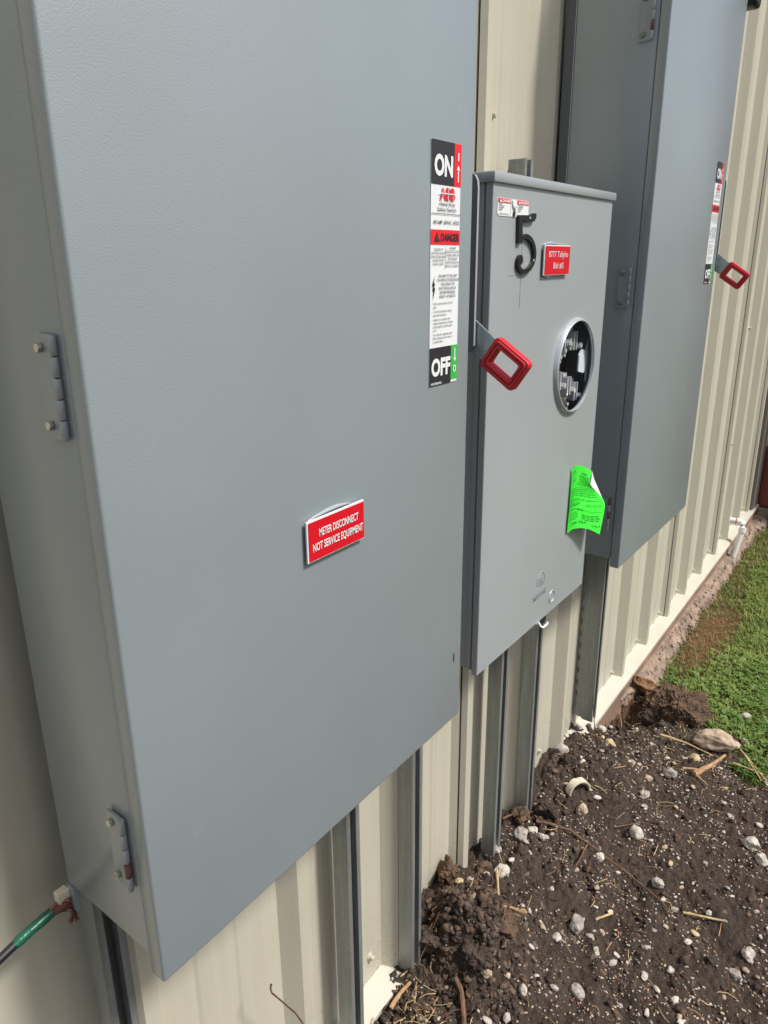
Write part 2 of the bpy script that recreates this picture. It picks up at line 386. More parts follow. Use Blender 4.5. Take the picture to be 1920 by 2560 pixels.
# ------------------------------------------------------------------ terrain height
def sm(t): t = max(0.0, min(1.0, t)); return t*t*(3-2*t)
HW = [(-5, -3.12), (0, -3.12), (1.75, -3.11), (1.9, -3.05), (2.05, -3.02), (2.18, -2.84), (2.3, -2.86), (2.45, -2.90), (2.65, -2.98), (2.8, -2.98), (3.0, -2.97), (3.3, -2.97), (3.5, -2.93), (3.7, -2.93), (3.9, -2.95), (4.2, -3.07), (4.5, -3.14), (4.9, -3.21), (5.3, -3.20), (6, -3.195), (9.6, -3.13), (20, -3.12)]
HX = np.array([a for a, b in HW]); HZ = np.array([b for a, b in HW])
def h0(x, y):
    return -3.07+(float(np.interp(x, HX, HZ))+3.07)*sm((y-.75)/(1.38-.75))
def grass_edge(y): return 4.17+.73*y+.10*math.sin(y*9)+.05*math.sin(y*23+1)
def soil_amt(x, y):
    """1 on the loose soil, 0 in the grass"""
    e = grass_edge(y)+0.26*noise.noise(Vector((x*3, y*3, 4)))+0.10*noise.noise(Vector((x*9, y*9, 1)))
    if y > 1.27 and x < 5.4: e = max(e, 5.3)
    return 1-sm((x-e+0.06)/0.14)
def terrain(x, y):
    z = h0(x, y)
    if x < 0.6 or x > 13 or y < -1.6 or y > 1.6: return z
    s = soil_amt(x, y)
    p = Vector((x, y, 0))
    fade = sm((x-0.6)/0.5)*sm((y+1.6)/0.6)*sm((13-x)/2)
    n = 0.036*noise.noise(p*3.1)+0.034*noise.noise(p*7.3+Vector((3, 1, 5)))
    c = abs(noise.noise(p*13+Vector((9, 2, 0))))*0.034+abs(noise.noise(p*29))*0.024+noise.noise(p*60)*0.011
    # clod heap beside the strut
    d = math.hypot((x-2.26)/.24, (y-1.20)/.22)
    heap = 0.12*sm(1.15-d) if d < 1.2 else 0
    heap += 0.06*sm(1-math.hypot((x-4.72)/.25, (y-1.0)/.2))
    dip = 0.10*sm(1-math.hypot((x-4.55)/.45, (y-1.36)/.2))
    return z+fade*(n*(0.5+0.5*s)+c*s*(.85+heap*9+.9*sm((y-.85)/.45)))+heap*s-dip

# ================================================================== STRUCTURE: ground
def axis_pts(fine0, fine1, step, lo, hi, growth=1.35):
    a = list(np.arange(fine0, fine1+1e-6, step)); st = step; x = fine0
    left = []
    while x > lo: st *= growth; x -= st; left.append(x)
    st = step; x = a[-1]; rt = []
    while x < hi: st *= growth; x += st; rt.append(x)
    return left[::-1]+a+rt
gx = axis_pts(1.55, 5.4, 0.0085, -250, 250, 1.18); gy = axis_pts(0.0, 1.52, 0.0085, -250, 200, 1.18)
nx, ny = len(gx), len(gy)
V = np.empty((ny, nx, 3), dtype=np.float32); C = np.zeros((ny, nx, 4), dtype=np.float32); C[..., 3] = 1
for j, y in enumerate(gy):
    for i, x in enumerate(gx):
        V[j, i] = W((x, y, terrain(x, y)))
        C[j, i, 0] = 1-soil_amt(x, y)
        b = sm(1.35-math.hypot((x-6.2)/.80, (y-1.12)/.22)) if 5 < x < 8 else 0
        if 4.6 < x < 5.6 and y > 1.2: b = max(b, 0.5*sm((y-1.2)/.1))
        if x > 5.5 and y > .95: b = max(b, .45*sm((y-1.0)/.25)*sm((x-5.5)/.3))
        C[j, i, 1] = b
ii = np.arange(nx*ny).reshape(ny, nx)
F = np.stack([ii[:-1, :-1], ii[:-1, 1:], ii[1:, 1:], ii[1:, :-1]], -1).reshape(-1, 4)
def big_mesh(name, V, F, mats, k):
    me = bpy.data.meshes.new(name)
    me.vertices.add(len(V)); me.vertices.foreach_set('co', np.asarray(V, dtype=np.float32).ravel())
    F = np.asarray(F); me.loops.add(F.size); me.loops.foreach_set('vertex_index', F.ravel().astype(np.int32))
    me.polygons.add(len(F)); me.polygons.foreach_set('loop_start', (np.arange(len(F))*k).astype(np.int32))
    me.polygons.foreach_set('loop_total', np.full(len(F), k, dtype=np.int32))
    for m in mats: me.materials.append(m)
    me.update(calc_edges=True); return me
me = big_mesh('ground', V.reshape(-1, 3), F, [SOIL], 4)
ca = me.color_attributes.new('cover', 'FLOAT_COLOR', 'POINT'); ca.data.foreach_set('color', C.reshape(-1))
me.polygons.foreach_set('use_smooth', [True]*len(me.polygons))
g = bpy.data.objects.new('ground', me); col.objects.link(g)
tag(g, 'dark loose soil by the wall giving way to lawn', kind='structure')

# ================================================================== STRUCTURE: metal building
bld = thing('metal_building', (0, 1.6, -3.08), 'cream ribbed metal building wall with a white base flashing behind the electrical boxes', 'building')
ribs = [-2.55, -2.0, -1.45, -.90, -.33, .769, 1.382, 1.974, 2.531, 3.105, 3.710, 4.27, 4.824, 5.380, 5.945, 6.46, 6.995, 7.557, 8.04, 8.564, 9.105]
seams = {-.90, .769, 2.531, 4.27, 5.945, 7.557, 9.105}
YP, YR = 1.49, 1.43
ZT = 3.0
def zbot(x): return float(np.interp(x, [0, 1.9, 4.0, 5.4, 9.6], [-3.03, -3.02, -2.985, -2.955, -2.875]))
def profile(r0, r1, first_from_seam):
    """from the seam on the left slope of rib r0 to the seam on the left slope of rib r1"""
    pts = []
    rr = [r for r in ribs if r0 <= r <= r1+1e-6]
    for k, r in enumerate(rr):
        if k == 0:
            pts += [(r-.014, YR+.026), (r, YR+.002)]
            pts += [(r+.045, YR), (r+.080, YP)]
        elif abs(r-r1) < 1e-6:
            pts += [(r-.047, YP), (r-.022, YR+.0305)]
        else:
            pts += [(r-.047, YP), (r, YR), (r+.045, YR), (r+.080, YP)]
        if k < len(rr)-1:
            a, b = r+.080, rr[k+1]-.047
            if b-a > .7: continue
            for q in (1/3, 2/3):
                c = a+(b-a)*q
                pts += [(c-.034, YP), (c-.022, YP-.0055), (c+.022, YP-.0055), (c+.034, YP)]
    return pts
bounds = [-2.55]+sorted(seams)
for a, b in zip(bounds[:-1], bounds[1:]):
    pr = profile(a, b, True); mb = MB()
    n = len(pr); vv = []
    for z in ('b', -1.5, 0.4, ZT):
        for p in pr: vv.append((p[0], p[1], zbot(p[0]) if z == 'b' else z))
    # thin return so that the sheet has an edge at the bottom
    for p in pr: vv.append((p[0], p[1]+.006, zbot(p[0])))
    fs = [[k*n+i, k*n+i+1, (k+1)*n+i+1, (k+1)*n+i] for k in range(3) for i in range(n-1)]
    fs += [[4*n+i, 4*n+i+1, i+1, i] for i in range(n-1)]
    mb.add(vv, fs); mb.build('wall_panel', BEIGE, bld)
    mb = MB(); mb.box(b-.0215, b-.0125, YR+.030, YR+.040, zbot(b)+.002, ZT); mb.build('lap_shadow_line', LAP_SHADE, bld)  # dark strip colours in the shadow gap where the sheets lap
# last stretch to the corner
mb = MB(); r = 9.105
pr = [(r-.014, YR+.026), (r, YR+.002), (r+.045, YR), (r+.08, YP), (9.42, YP)]
n = len(pr); mb.add([(p[0], p[1], z if z else zbot(p[0])) for z in (0, ZT) for p in pr], [[i, i+1, n+i+1, n+i] for i in range(n-1)])
mb.build('wall_panel', BEIGE, bld)
mb = MB(); mb.box(9.20, 9.46, 1.40, 1.5, -2.865, ZT, bev=.004); mb.build('corner_trim', CORN, bld)
# base flashing: sloped shelf and a turned-down lip
def strip(x0, x1, sec, n=40):
    vv = []; fs = []; k = len(sec)
    for i in range(n+1):
        x = x0+(x1-x0)*i/n; dz = zbot(x)+2.955
        for p in sec: vv.append((x, p[0], p[1]+dz+(0.0012*math.sin(x*7) if p[0] < 1.45 else 0)))
    for i in range(n):
        for j in range(k-1): fs.append([i*k+j, i*k+j+1, (i+1)*k+j+1, (i+1)*k+j])
    return vv, fs
for x0, x1 in ((-2.6, 1.3), (1.302, 4.93), (4.932, 8.1), (8.102, 9.52)):
    mb = MB(); mb.add(*strip(x0, x1, [(1.52, -2.91), (1.488, -2.928), (1.393, -2.960), (1.386, -2.965), (1.385, -2.984), (1.40, -2.990)], 30)); mb.build('base_flashing', TRIM, bld)
mb = MB(); mb.add(*strip(-2.6, 9.52, [(1.60, -2.95), (1.408, -2.975), (1.404, -3.20), (1.404, -3.6)], 60)); mb.build('form_board', FORM, bld)
# ragged concrete footing
bm = bmesh.new(); X0, X1 = 4.75, 10.6; nn = 520; kk = 16; grid = []
for i in range(nn+1):
    x = X0+(X1-X0)*i/nn; dz = (zbot(x)+2.955)*0.9; row = []
    wdt = 0.082+0.050*noise.noise(Vector((x*2.2, 0, 1)))+0.030*abs(noise.noise(Vector((x*8, 3, 1))))+0.018*noise.noise(Vector((x*26, 3, 2)))
    wdt *= sm((x-X0)/.5)
    for k in range(kk+1):
        t = k/kk
        y = 1.41-wdt*1.3*min(1, t*1.6)-0.02*max(0, t-.6)
        z = -3.095-0.012*t-0.16*max(0, t-.55)/.45
        nv = noise.noise(Vector((x*18, t*5, 7)))*.024+noise.noise(Vector((x*45, t*12, 3)))*.016
        row.append(bm.verts.new(W((x, y+nv*min(1, t*4), z+dz+nv*min(1, t*3)))))
    grid.append(row)
for i in range(nn):
    for k in range(kk): bm.faces.new((grid[i][k], grid[i][k+1], grid[i+1][k+1], grid[i+1][k]))
me = bpy.data.meshes.new('concrete_footing'); bm.to_mesh(me); bm.free(); me.materials.append(CONC)
o = bpy.data.objects.new('concrete_footing', me); col.objects.link(o); o.parent = bld
o.location = (-bld.location[0], -bld.location[1], -bld.location[2])
# building body behind the sheets
mb = MB(); mb.box(-2.6, 9.45, 1.62, 9.0, -3.1, ZT, 0); mb.build('wall_core', BEIGE, bld)
mb = MB(); mb.prism([(1.2, ZT+.02), (9.0, ZT+1.3), (9.0, ZT+1.2), (1.2, ZT-.08)], -2.8, 10.1, 'x'); mb.build('roof', CORN, bld)
# screws
def screw_mb(x, y, z, r=.016, face='y'):
    mb = MB()
    if face == 'y':
        mb.lathe([(0.0, y-.022), (r*.62, y-.022), (r*.66, y-.020), (r*.66, y-.006), (r*1.05, y-.005), (r*1.15, y), (r*1.15, y+.003)], (x, 0, z), 6 if r > .03 else 12)
    return mb
proto = None
SC = [(2.674, YP, .53), (7.976, YP, -.647), (7.929, YP, -1.811), (8.117, YP, .498), (2.674, YP, -1.0)]
for r in ribs:
    if r > 4.3:
        SC += [(r-.075, YP, zbot(r)+.065), (r+.13, YP, zbot(r)+.075)] if r in seams else [(r-.075, YP, zbot(r)+.065)]
SC += [(1.845, YP, -2.86), (3.50, YP, -2.82), (4.40, YP, -2.90), (8.64, YP, -.2), (8.1, YP, 1.3), (6.10, YP, .2)]
for (x, y, z) in SC:
    if proto is None:
        mb = screw_mb(0, 0, 0)
        mb.lathe([(0, -.0235), (.009, -.0235), (.010, -.022)], (0, 0, 0), 6)
        proto = mb.build('screw', BEIGE, bld, org=(0, 0, 0)); o = proto
    else:
        o = proto.copy(); col.objects.link(o); o.parent = bld
    o.location = ((x-0)*S, (y-1.6)*S, (z+3.08)*S)

# red wing standing out at the far corner
red = thing('red_wall', (9.52, 0, -3.0), 'dark red metal wall at the far end of the cream wall', 'wall')
mb = MB(); ys = np.arange(1.40, .2, -.28)
for k, y in enumerate(ys[:-1]):
    mb.prism([(9.56, y), (9.56, y-.20), (9.53, y-.215), (9.53, y-.265), (9.56, y-.28), (9.59, y-.28), (9.59, y)], -2.90, 3.0, 'z')
mb.build('siding', REDW, red)
mb = MB(); mb.box(9.535, 9.75, .54, 1.4, -3.3, -2.93); mb.build('footing', CONC, red)
mb = MB(); mb.box(9.60, 14, .56, 1.4, -3.2, 3.0); mb.build('wall_core', REDW, red)

# ================================================================== struts
def strut(name, x, label, yf=1.358, zt=1.6, zb=-3.2, w=.072, d=.07, slots='back', parent=None, spacing=.087):
    t = thing(name, (x, yf, zb), label, 'strut channel', 'galvanised strut channels on the wall')
    mb = MB(); th = .006; lip = .014
    # C section: back at y=yf+d, sides, in-turned lips with curls
    x0, x1 = x, x+w; y0, y1 = yf, yf+d
    mb.box(x0, x0+th, y0, y1, zb, zt); mb.box(x1-th, x1, y0, y1, zb, zt)
    for s_, xe in ((1, x0), (-1, x1)):
        a, b = sorted((xe+s_*th*.98, xe+s_*(lip+th))); mb.box(a, b, y0, y0+th, zb, zt)
        a, b = sorted((xe+s_*(lip), xe+s_*(lip+th))); mb.box(a, b, y0+th*1.01, y0+th*3.4, zb, zt)
    # slotted back: bars between the slots
    z = zb; sl = spacing*.55
    if slots == 'back':
        mb.box(x0+th*1.01, x0+w*.34, y1-th, y1, zb, zt); mb.box(x1-w*.34, x1-th*1.01, y1-th, y1, zb, zt)
        while z < min(zt, -0.6):
            mb.box(x0+w*.3401, x1-w*.3401, y1-th, y1, z, z+spacing-sl); z += spacing
        if z < zt: mb.box(x0+w*.3401, x1-w*.3401, y1-th, y1, z, zt)
    else:
        mb.box(x0+th*1.01, x1-th*1.01, y1-th, y1, zb, zt)
    mb.build('channel', GALV, t)
    return t
strut('strut_channel', .640, 'galvanised strut channel with open slots under the left edge of the nearest box', zb=-3.25)
strut('strut_channel', 1.566, 'dull galvanised strut channel under the right part of the nearest box', zb=-3.25, slots='')
strut('strut_channel', 1.975, 'galvanised strut channel running into the dark clod heap', zb=-3.25, slots='')
s3 = strut('strut_channel', 2.712, 'galvanised strut channel whose cut top shows above the meter box', zt=.375, zb=-3.15, slots='')
strut('strut_channel', 3.09, 'galvanised strut channel below the padlock tab of the meter box', zb=-3.1, zt=-1.25, slots='')
t = thing('strut_channel', (4.03, 1.36, -2.87), 'deep back to back strut channel under the far switch box, ending above the flashing', 'strut channel', 'galvanised strut channels on the wall')
mb = MB(); mb.box(4.03, 4.036, 1.358, 1.428, -2.87, 1.6); mb.box(4.096, 4.102, 1.358, 1.428, -2.87, 1.6)
for a, b in ((4.0362, 4.05), (4.082, 4.0958)): mb.box(a, b, 1.358, 1.364, -2.875, 1.6)
mb.box(4.0362, 4.0958, 1.42, 1.428, -2.87, 1.6)
mb.box(4.031, 4.037, 1.4282, 1.470, -2.86, 1.6); mb.box(4.031, 4.10, 1.480, 1.4855, -2.86, 1.6)
mb.build('channel', GALV, t)
mb = MB(); mb.box(4.031, 4.037, 1.4702, 1.4798, -2.85, -2.80); sb = mb.build('slot_bar', GALV, t); z = -2.85+.087
while z < -1.2:
    o = sb.copy(); col.objects.link(o); o.parent = t; o.location.z += (z+2.85)*S; z += .087
t = thing('mounting_plate', (2.64, 1.41, .20), 'thin steel plate with a rounded corner behind the meter box strut', 'metal plate')
pts = [(1.352, .15), (1.352, .372), (1.39, .366), (1.415, .352), (1.430, .325), (1.433, .28), (1.433, .15)]
mb = MB(); mb.prism([(p[0], p[1]) for p in pts], 2.7015, 2.7095, 'x'); mb.build('plate', GALV, t)

# ================================================================== switch boxes
def hinge(parent, X, z0, z1, yc, rust=(), leaf=.048, bolts='hex', leafmat=PAINT):
    L = z1-z0
    mb = MB(); mb.prism([(yc+.004, z0), (yc+leaf, z0), (yc+leaf, z1), (yc+.004, z1)], X-.006, X-.001, 'x')
    hg = mb.build('hinge', leafmat, parent)
    n = 5; gap = .0011
    for k in range(n):
        a = z0+L*k/n+gap; b = z0+L*(k+1)/n-gap
        mb = MB(); mb.lathe([(0, a), (.0058, a), (.0064, a+.001), (.0064, b-.001), (.0058, b), (0, b)], (X-.0055, yc, 0), 14, axis='z')
        mb.build('knuckle', RUST if k in rust else PAINT_K, hg, smooth=True)
    for zz in (z0+L*.13, z1-L*.13):
        mb = MB(); c = (0, yc+.034, zz)
        if bolts == 'hex':
            mb.lathe([(0, X-.014), (.0072, X-.014), (.0082, X-.0128), (.0082, X-.007)], c, 6, axis='x')
            mb.build('hinge_bolt', ZINC, hg, smooth=False)
        else:
            mb.lathe([(0, X-.012), (.008, X-.0115), (.0125, X-.0065)], c, 12, axis='x'); mb.build('hinge_bolt', ZINCW, hg, smooth=True)
    return hg

LBL_W = 0.1315
def warning_label(parent, x0, z1, y, H=.5715):
    """the tall ON / OFF sticker; x0,z1 its upper left corner"""
    Wd = LBL_W; x1 = x0+Wd; z0 = z1-H
    mb = MB(); mb.box(x0, x1, y-.0012, y, z0, z1); lb = mb.build('warning_label', WHITEP, parent)
    yy = y-.0022; y3 = y-.0034
    zr = lambda f: z1-(H*f)
    mb = MB()
    def rect(a, b, c, d, mi, yq=yy): mb.add([(a, yq, c), (b, yq, c), (b, yq, d), (a, yq, d)], [(0, 1, 2, 3)], mi)
    xs = x0+Wd*.765
    for nm, mt_, q in (('black_block', BLACKP, (x0, xs, zr(.167), z1)), ('red_block', REDP, (xs, x1, zr(.167), z1)), ('red_block', REDP, (x0, x1, zr(.403), zr(.343))),
                      ('black_block', BLACKP, (x0, xs, z0, zr(.833))), ('green_block', GREENP, (xs, x1, z0+H*.012, zr(.833)))):
        mb = MB(); rect(*q, 0); mb.build(nm, mt_, lb)
    mb = MB()
    L = lambda *a, **k: lettering(mb, *a, **k)
    rect(x0, x1, zr(.2815), zr(.279), 2, y3); rect(x0+Wd*.495, x0+Wd*.505, zr(.500), zr(.411), 2, y3)
    # white on dark
    L('ON', x0+Wd*.08, x0+Wd*.70, zr(.130), H*.075, y3, 0, .045, fill=True)
    L('OFF', x0+Wd*.05, x0+Wd*.73, zr(.955), H*.072, y3, 0, .045, fill=True)
    xc = (xs+x1)/2+.001
    rect(xc-.0025, xc+.0025, zr(.066), zr(.035), 0, y3)
    rect(xc-.0022, xc+.0022, zr(.150), zr(.10), 0, y3); mb.add([(xc-.008, y3, zr(.103)), (xc+.008, y3, zr(.103)), (xc, y3, zr(.083))], [(0, 1, 2)], 0)
    rect(xc-.0022, xc+.0022, zr(.893), zr(.848), 0, y3); mb.add([(xc-.008, y3, zr(.890)), (xc+.008, y3, zr(.890)), (xc, y3, zr(.910))], [(0, 1, 2)], 0)
    ring = [];
    for k in range(20):
        t = 2*math.pi*k/20; ring += [(xc+.0075*math.cos(t), y3, zr(.940)+.0095*math.sin(t)), (xc+.0040*math.cos(t), y3, zr(.940)+.0058*math.sin(t))]
    mb.add(ring, [(2*k, (2*k+2) % 40, (2*k+3) % 40, 2*k+1) for k in range(20)], 0)
    L('MPS3700003EA', x0+Wd*.04, x0+Wd*.42, z0+H*.004, H*.0095, y3, 0, .02)
    # red logo with its white cuts
    L('ABB', x0+Wd*.27, x0+Wd*.80, zr(.2235), H*.046, y3, 1, .035, fill=True)
    zc = zr(.2235)+H*.023
    rect(x0+Wd*.24, x0+Wd*.84, zc-.0012, zc+.0012, 0, y-.0046)
    for q in (.355, .545, .735): rect(x0+Wd*q-.0009, x0+Wd*q+.0009, zr(.2275), zr(.174), 0, y-.0046)
    # black text
    L('Heavy Duty', x0+Wd*.27, x0+Wd*.80, zr(.247), H*.0145, y3, 2, .004, fill=True)
    L('Safety Switch', x0+Wd*.20, x0+Wd*.84, zr(.269), H*.0145, y3, 2, .004, fill=True)
    L('400 AMP  600VAC  HP350', x0+Wd*.07, x0+Wd*.96, zr(.320), H*.0145, y3, 2, .004, fill=True)
    L('DANGER', x0+Wd*.33, x0+Wd*.97, zr(.388), H*.030, y3, 2, .028, fill=True)
    a = x0+Wd*.10; mb.add([(a, y3, zr(.391)), (a+Wd*.19, y3, zr(.391)), (a+Wd*.095, y3, zr(.352))], [(0, 1, 2)], 2)
    rect(a+Wd*.087, a+Wd*.103, zr(.382), zr(.368), 1, y-.0046)
    for k, s_ in enumerate(['HAZARD OF', 'ELECTRICAL SHOCK', 'BURN OR EXPLOSION', 'INSTRUCTIONS', 'INSIDE COVER.']):
        L(s_, x0+Wd*.02, x0+Wd*.485, zr(.426+k*.0148), H*.0088, y3, 2, .004)
    for k, s_ in enumerate(['DANGER', "D'ELECTROCUTION", 'DE BRULURES OU', "D'EXPLOSION", 'INSTRUCTIONS AU', 'DOS DU COUVERCLE.']):
        L(s_, x0+Wd*.515, x0+Wd*.985, zr(.420+k*.0148), H*.0088, y3, 2, .004)
    for k, s_ in enumerate(['FAILURE TO FOLLOW', 'THE INSTRUCTIONS BELOW', 'WILL RESULT IN', 'ELECTRICAL SHOCK', 'SEVERE PERSONAL', 'INJURY OR DEATH.']):
        L(s_, x0+Wd*.20, x0+Wd*.99, zr(.535+k*.0172), H*.0108, y3, 2, .006)
    b0 = [(.13, .528), (.055, .568), (.095, .572), (.06, .588), (.10, .590), (.075, .632), (.15, .582), (.115, .578), (.145, .562), (.105, .558)]
    mb.add([(x0+Wd*p[0], y3, zr(p[1])) for p in b0], [(0, 1, 2, 9), (9, 2, 7, 8), (2, 3, 4, 7), (7, 4, 5, 6)], 2)
    zz = .648
    for para in (['Never operate switch with door', 'open.'], ['Turn off switch before making', 'load side connections.'], ['Always use a properly rated', 'voltage sensing device at all load', 'side terminals to confirm switch', 'is off.'], ['Turn off power supplying switch', 'before doing any other work on', 'or inside switch.']):
        L('\u2022', x0+Wd*.03, x0+Wd*.07, zr(zz), H*.0075, y3, 2, .02)
        for s_ in para:
            L(s_, x0+Wd*.10, x0+Wd*.97, zr(zz), H*.0085, y3, 2, .004, align='l'); zz += .0152
        zz += .0035
    mb.build('lettering', [WHITEP, REDP, BLACKP], lb)
    return lb

def lever(parent, X, cy, cz):
    """flat galvanised bar in the side plane with a red rectangular ring grip; cy,cz its grip centre"""
    d = Vector((-.828, -.56)); n = Vector((.56, -.828))      # along and across, in (y, z)
    P = lambda a, b: (cy+d[0]*a+n[0]*b, cz+d[1]*a+n[1]*b)
    mb = MB(); mb.prism([P(-.045, -.034), P(-.30, -.048), P(-.30, .050), P(-.045, .034)], X-.003, X+.003, 'x')
    lv = mb.build('lever', GALV_L, parent)
    # grip: rounded rectangular tube swept round a rounded rectangle, with a stepped face
    def rr(hx, hy, r, k=6):
        pts = []
        for sx, sy, a0 in ((1, 1, 0), (-1, 1, 90), (-1, -1, 180), (1, -1, 270)):
            for i in range(k+1):
                t = math.radians(a0+90*i/k); pts.append(((sx*(hx-r))+r*math.cos(t), (sy*(hy-r))+r*math.sin(t)))
        return pts
    sec = [(.062, .048, .014, .010), (.062, .048, .014, -.008), (.0605, .0465, .013, -.0115), (.0555, .0415, .012, -.0120), (.0545, .0405, .011, -.0155), (.0505, .0365, .010, -.0155), (.0495, .0355, .0095, -.0105), (.0465, .0325, .009, -.0105), (.0455, .0315, .008, -.0155),
           (.0405, .0265, .006, -.0155), (.0385, .0245, .005, -.0130), (.0365, .0225, .005, -.008), (.0365, .0225, .005, .010), (.042, .028, .006, .014), (.057, .043, .012, .014)]
    mb = MB(); vv = []; fs = []; K = None
    for hx, hy, r, dx in sec:
        pts = rr(hx, hy, r); K = len(pts)
        for a, b in pts:
            q = P(a, b); vv.append((X+dx, q[0], q[1]))
    ns = len(sec)
    for i in range(ns):
        for j in range(K): fs.append((i*K+j, i*K+(j+1) % K, ((i+1) % ns)*K+(j+1) % K, ((i+1) % ns)*K+j))
    mb.add(vv, fs); mb.build('grip', REDGRIP, lv, smooth=True)
    return lv

def switch_box(x0, w, yf, zb, zbody, depth, zt, lx, lz, label, group, hinges, grip, rusts, bolts, rail=False):
    t = thing('disconnect_switch', (x0+w/2, 1.2, zb), label, 'electrical box', group)
    x1 = x0+w
    mb = MB(); mb.box(x0, x1, yf, yf+.043, zb, zt, bev=.006, seg=3); mb.build('door', PAINT, t, smooth=True)
    mb = MB(); mb.box(x0+.0035, x1-.0035, yf+.0445, yf+depth, zbody, zt+.01, bev=.004); mb.build('enclosure', PAINT, t, smooth=True)
    # side seam of the folded enclosure
    mb = MB(); mb.box(x0-.01, x1+.01, yf-.012, yf+depth+.01, zt+.012, zt+.03, bev=.004); mb.build('top_hood', PAINT, t)
    for k, (a, b) in enumerate(hinges): hinge(t, x0+.001, a, b, yf+.066, rusts[k], bolts=bolts[k])
    warning_label(t, lx, lz, yf-.0005)
    if rail:
        mb = MB(); mb.box(x0+.002, x0+.022, yf+depth+.004, yf+depth+.046, zbody, zt); mb.build('shaded_rail', RAIL_SHADE, t)  # added rail, coloured dark for the shade behind the box
        mb = MB(); mb.box(x0+.001, x0+.012, yf+depth+.0002, yf+depth+.0035, zbody, zt); mb.build('rail_edge_highlight', PAINT_M, t)  # paler strip painted as the highlight along the box's back edge
    # operating mechanism plate on the right flank
    zt_ = lz-.06
    pts = [(yf+.28, zt_+.012), (yf+.028, zt_+.008), (yf+.014, zt_+.002), (yf+.006, zt_-.012), (yf+.004, zt_-.030), (yf+.004, zt_-.43), (yf+.02, zt_-.45), (yf+.28, zt_-.45)]
    mb = MB(); mb.prism(pts, x1+.031, x1+.036, 'x'); mb.box(x1+.001, x1+.031, yf+.07, yf+.30, zt_-.44, zt_-.01); mb.build('side_bracket', PAINT_IN, t)
    mb = MB()
    for q in range(5):
        (a, b), (c, d) = pts[q], pts[q+1]
        mb.add([(x1+.029, a, b), (x1+.029, c, d), (x1+.038, c, d), (x1+.038, a, b)], [(0, 1, 2, 3)])
    o = mb.build('bracket_edge_highlight', PAINT_M, t)  # paler than the plate: the sunlit edge is put into the colour
    for v in o.data.vertices: v.co.y -= .0008
    lever(t, x1+.047, grip[0], grip[1])
    return t

p1 = switch_box(.5865, 1.1285, 1.0, -1.363, -1.322, .347, .85, 1.5195, .2725,
    'nearest large grey safety switch box with the red METER DISCONNECT placard', 'grey safety switch boxes',
    [(.66, .825), (-.262, -.096), (-1.165, -.995)], (.912, -.262), [(), (), (1,)], ['hex', 'hex', 'hex'])
p2 = switch_box(3.129, 1.1126, .9943, -1.37, -1.332, .375, 1.28, 4.035, .4555,
    'far tall grey safety switch box beyond the meter box', 'grey safety switch boxes',
    [(.80, .965), (-.190, -.027), (-1.199, -1.034)], (.905, -.082), [(1,), (), (2, 4)], ['round', 'round', 'round'], True)
# black slot near the foot of the near door
mb = MB(); mb.box(1.6715, 1.6745, .9985, .9999, -1.158, -1.132); mb.build('door_slot', BLACK, p1)
mb = MB(); mb.box(1.40, 1.47, 1.0435, 1.06, -1.36, -1.3335); mb.build('padlock_tab', PAINT, p1)
# black cap on the far box
mb = MB(); mb.box(4.245, 4.35, .955, 1.06, 1.155, 1.30, bev=.02, seg=3); mb.build('rubber_cap', BLACK, p2, smooth=True, label='black rubber cap at the top right edge')
mb = MB(); mb.tube([(4.30, 1.0, 1.17), (4.33, .985, 1.16), (4.36, .98, 1.175)], .004, 6); mb.build('cap_cord', BLACK, p2)

# ================================================================== meter box
MY = 1.07; mx0, mx1 = 1.9492, 2.8868; mzb, mzt = -1.3758, .2165
RC = (2.612, 0, -.376)
mt = thing('meter_box', (2.42, 1.2, -1.37), 'grey meter box numbered 5 with a round open socket between the two switch boxes', 'meter box')
# cover: flat sheet with a round hole
mb = MB(); N = 64
inner = [(RC[0]+.168*math.cos(2*math.pi*k/N), RC[2]+.168*math.sin(2*math.pi*k/N)) for k in range(N)]
outer = []
for k in range(N):
    c, s_ = math.cos(2*math.pi*k/N), math.sin(2*math.pi*k/N)
    q = min(((mx1-.004-RC[0])/c if c > 1e-9 else 9e9), ((mx0+.004-RC[0])/c if c < -1e-9 else 9e9), ((mzt-RC[2])/s_ if s_ > 1e-9 else 9e9), ((mzb+.004-RC[2])/s_ if s_ < -1e-9 else 9e9))
    outer.append((RC[0]+c*q, RC[2]+s_*q))
import bisect
cor = [(mx1-.004, mzt), (mx0+.004, mzt), (mx0+.004, mzb+.004), (mx1-.004, mzb+.004)]
vv = [(p[0], MY, p[1]) for p in inner]+[(p[0], MY, p[1]) for p in outer]+[(c[0], MY, c[1]) for c in cor]
fs = [(k, (k+1) % N, N+(k+1) % N, N+k) for k in range(N)]
for ci, c in enumerate(cor):
    best = None
    for k in range(N):
        a, b = outer[k], outer[(k+1) % N]
        if abs(a[0]-b[0]) > 1e-6 and abs(a[1]-b[1]) > 1e-6:
            ang = math.atan2(c[1]-RC[2], c[0]-RC[0]) % (2*math.pi)
            a1 = 2*math.pi*k/N; b1 = 2*math.pi*(k+1)/N
            if a1 <= ang <= b1: best = k
    if best is not None: fs.append((N+best, N+(best+1) % N, 2*N+ci))
mb.add(vv, fs)
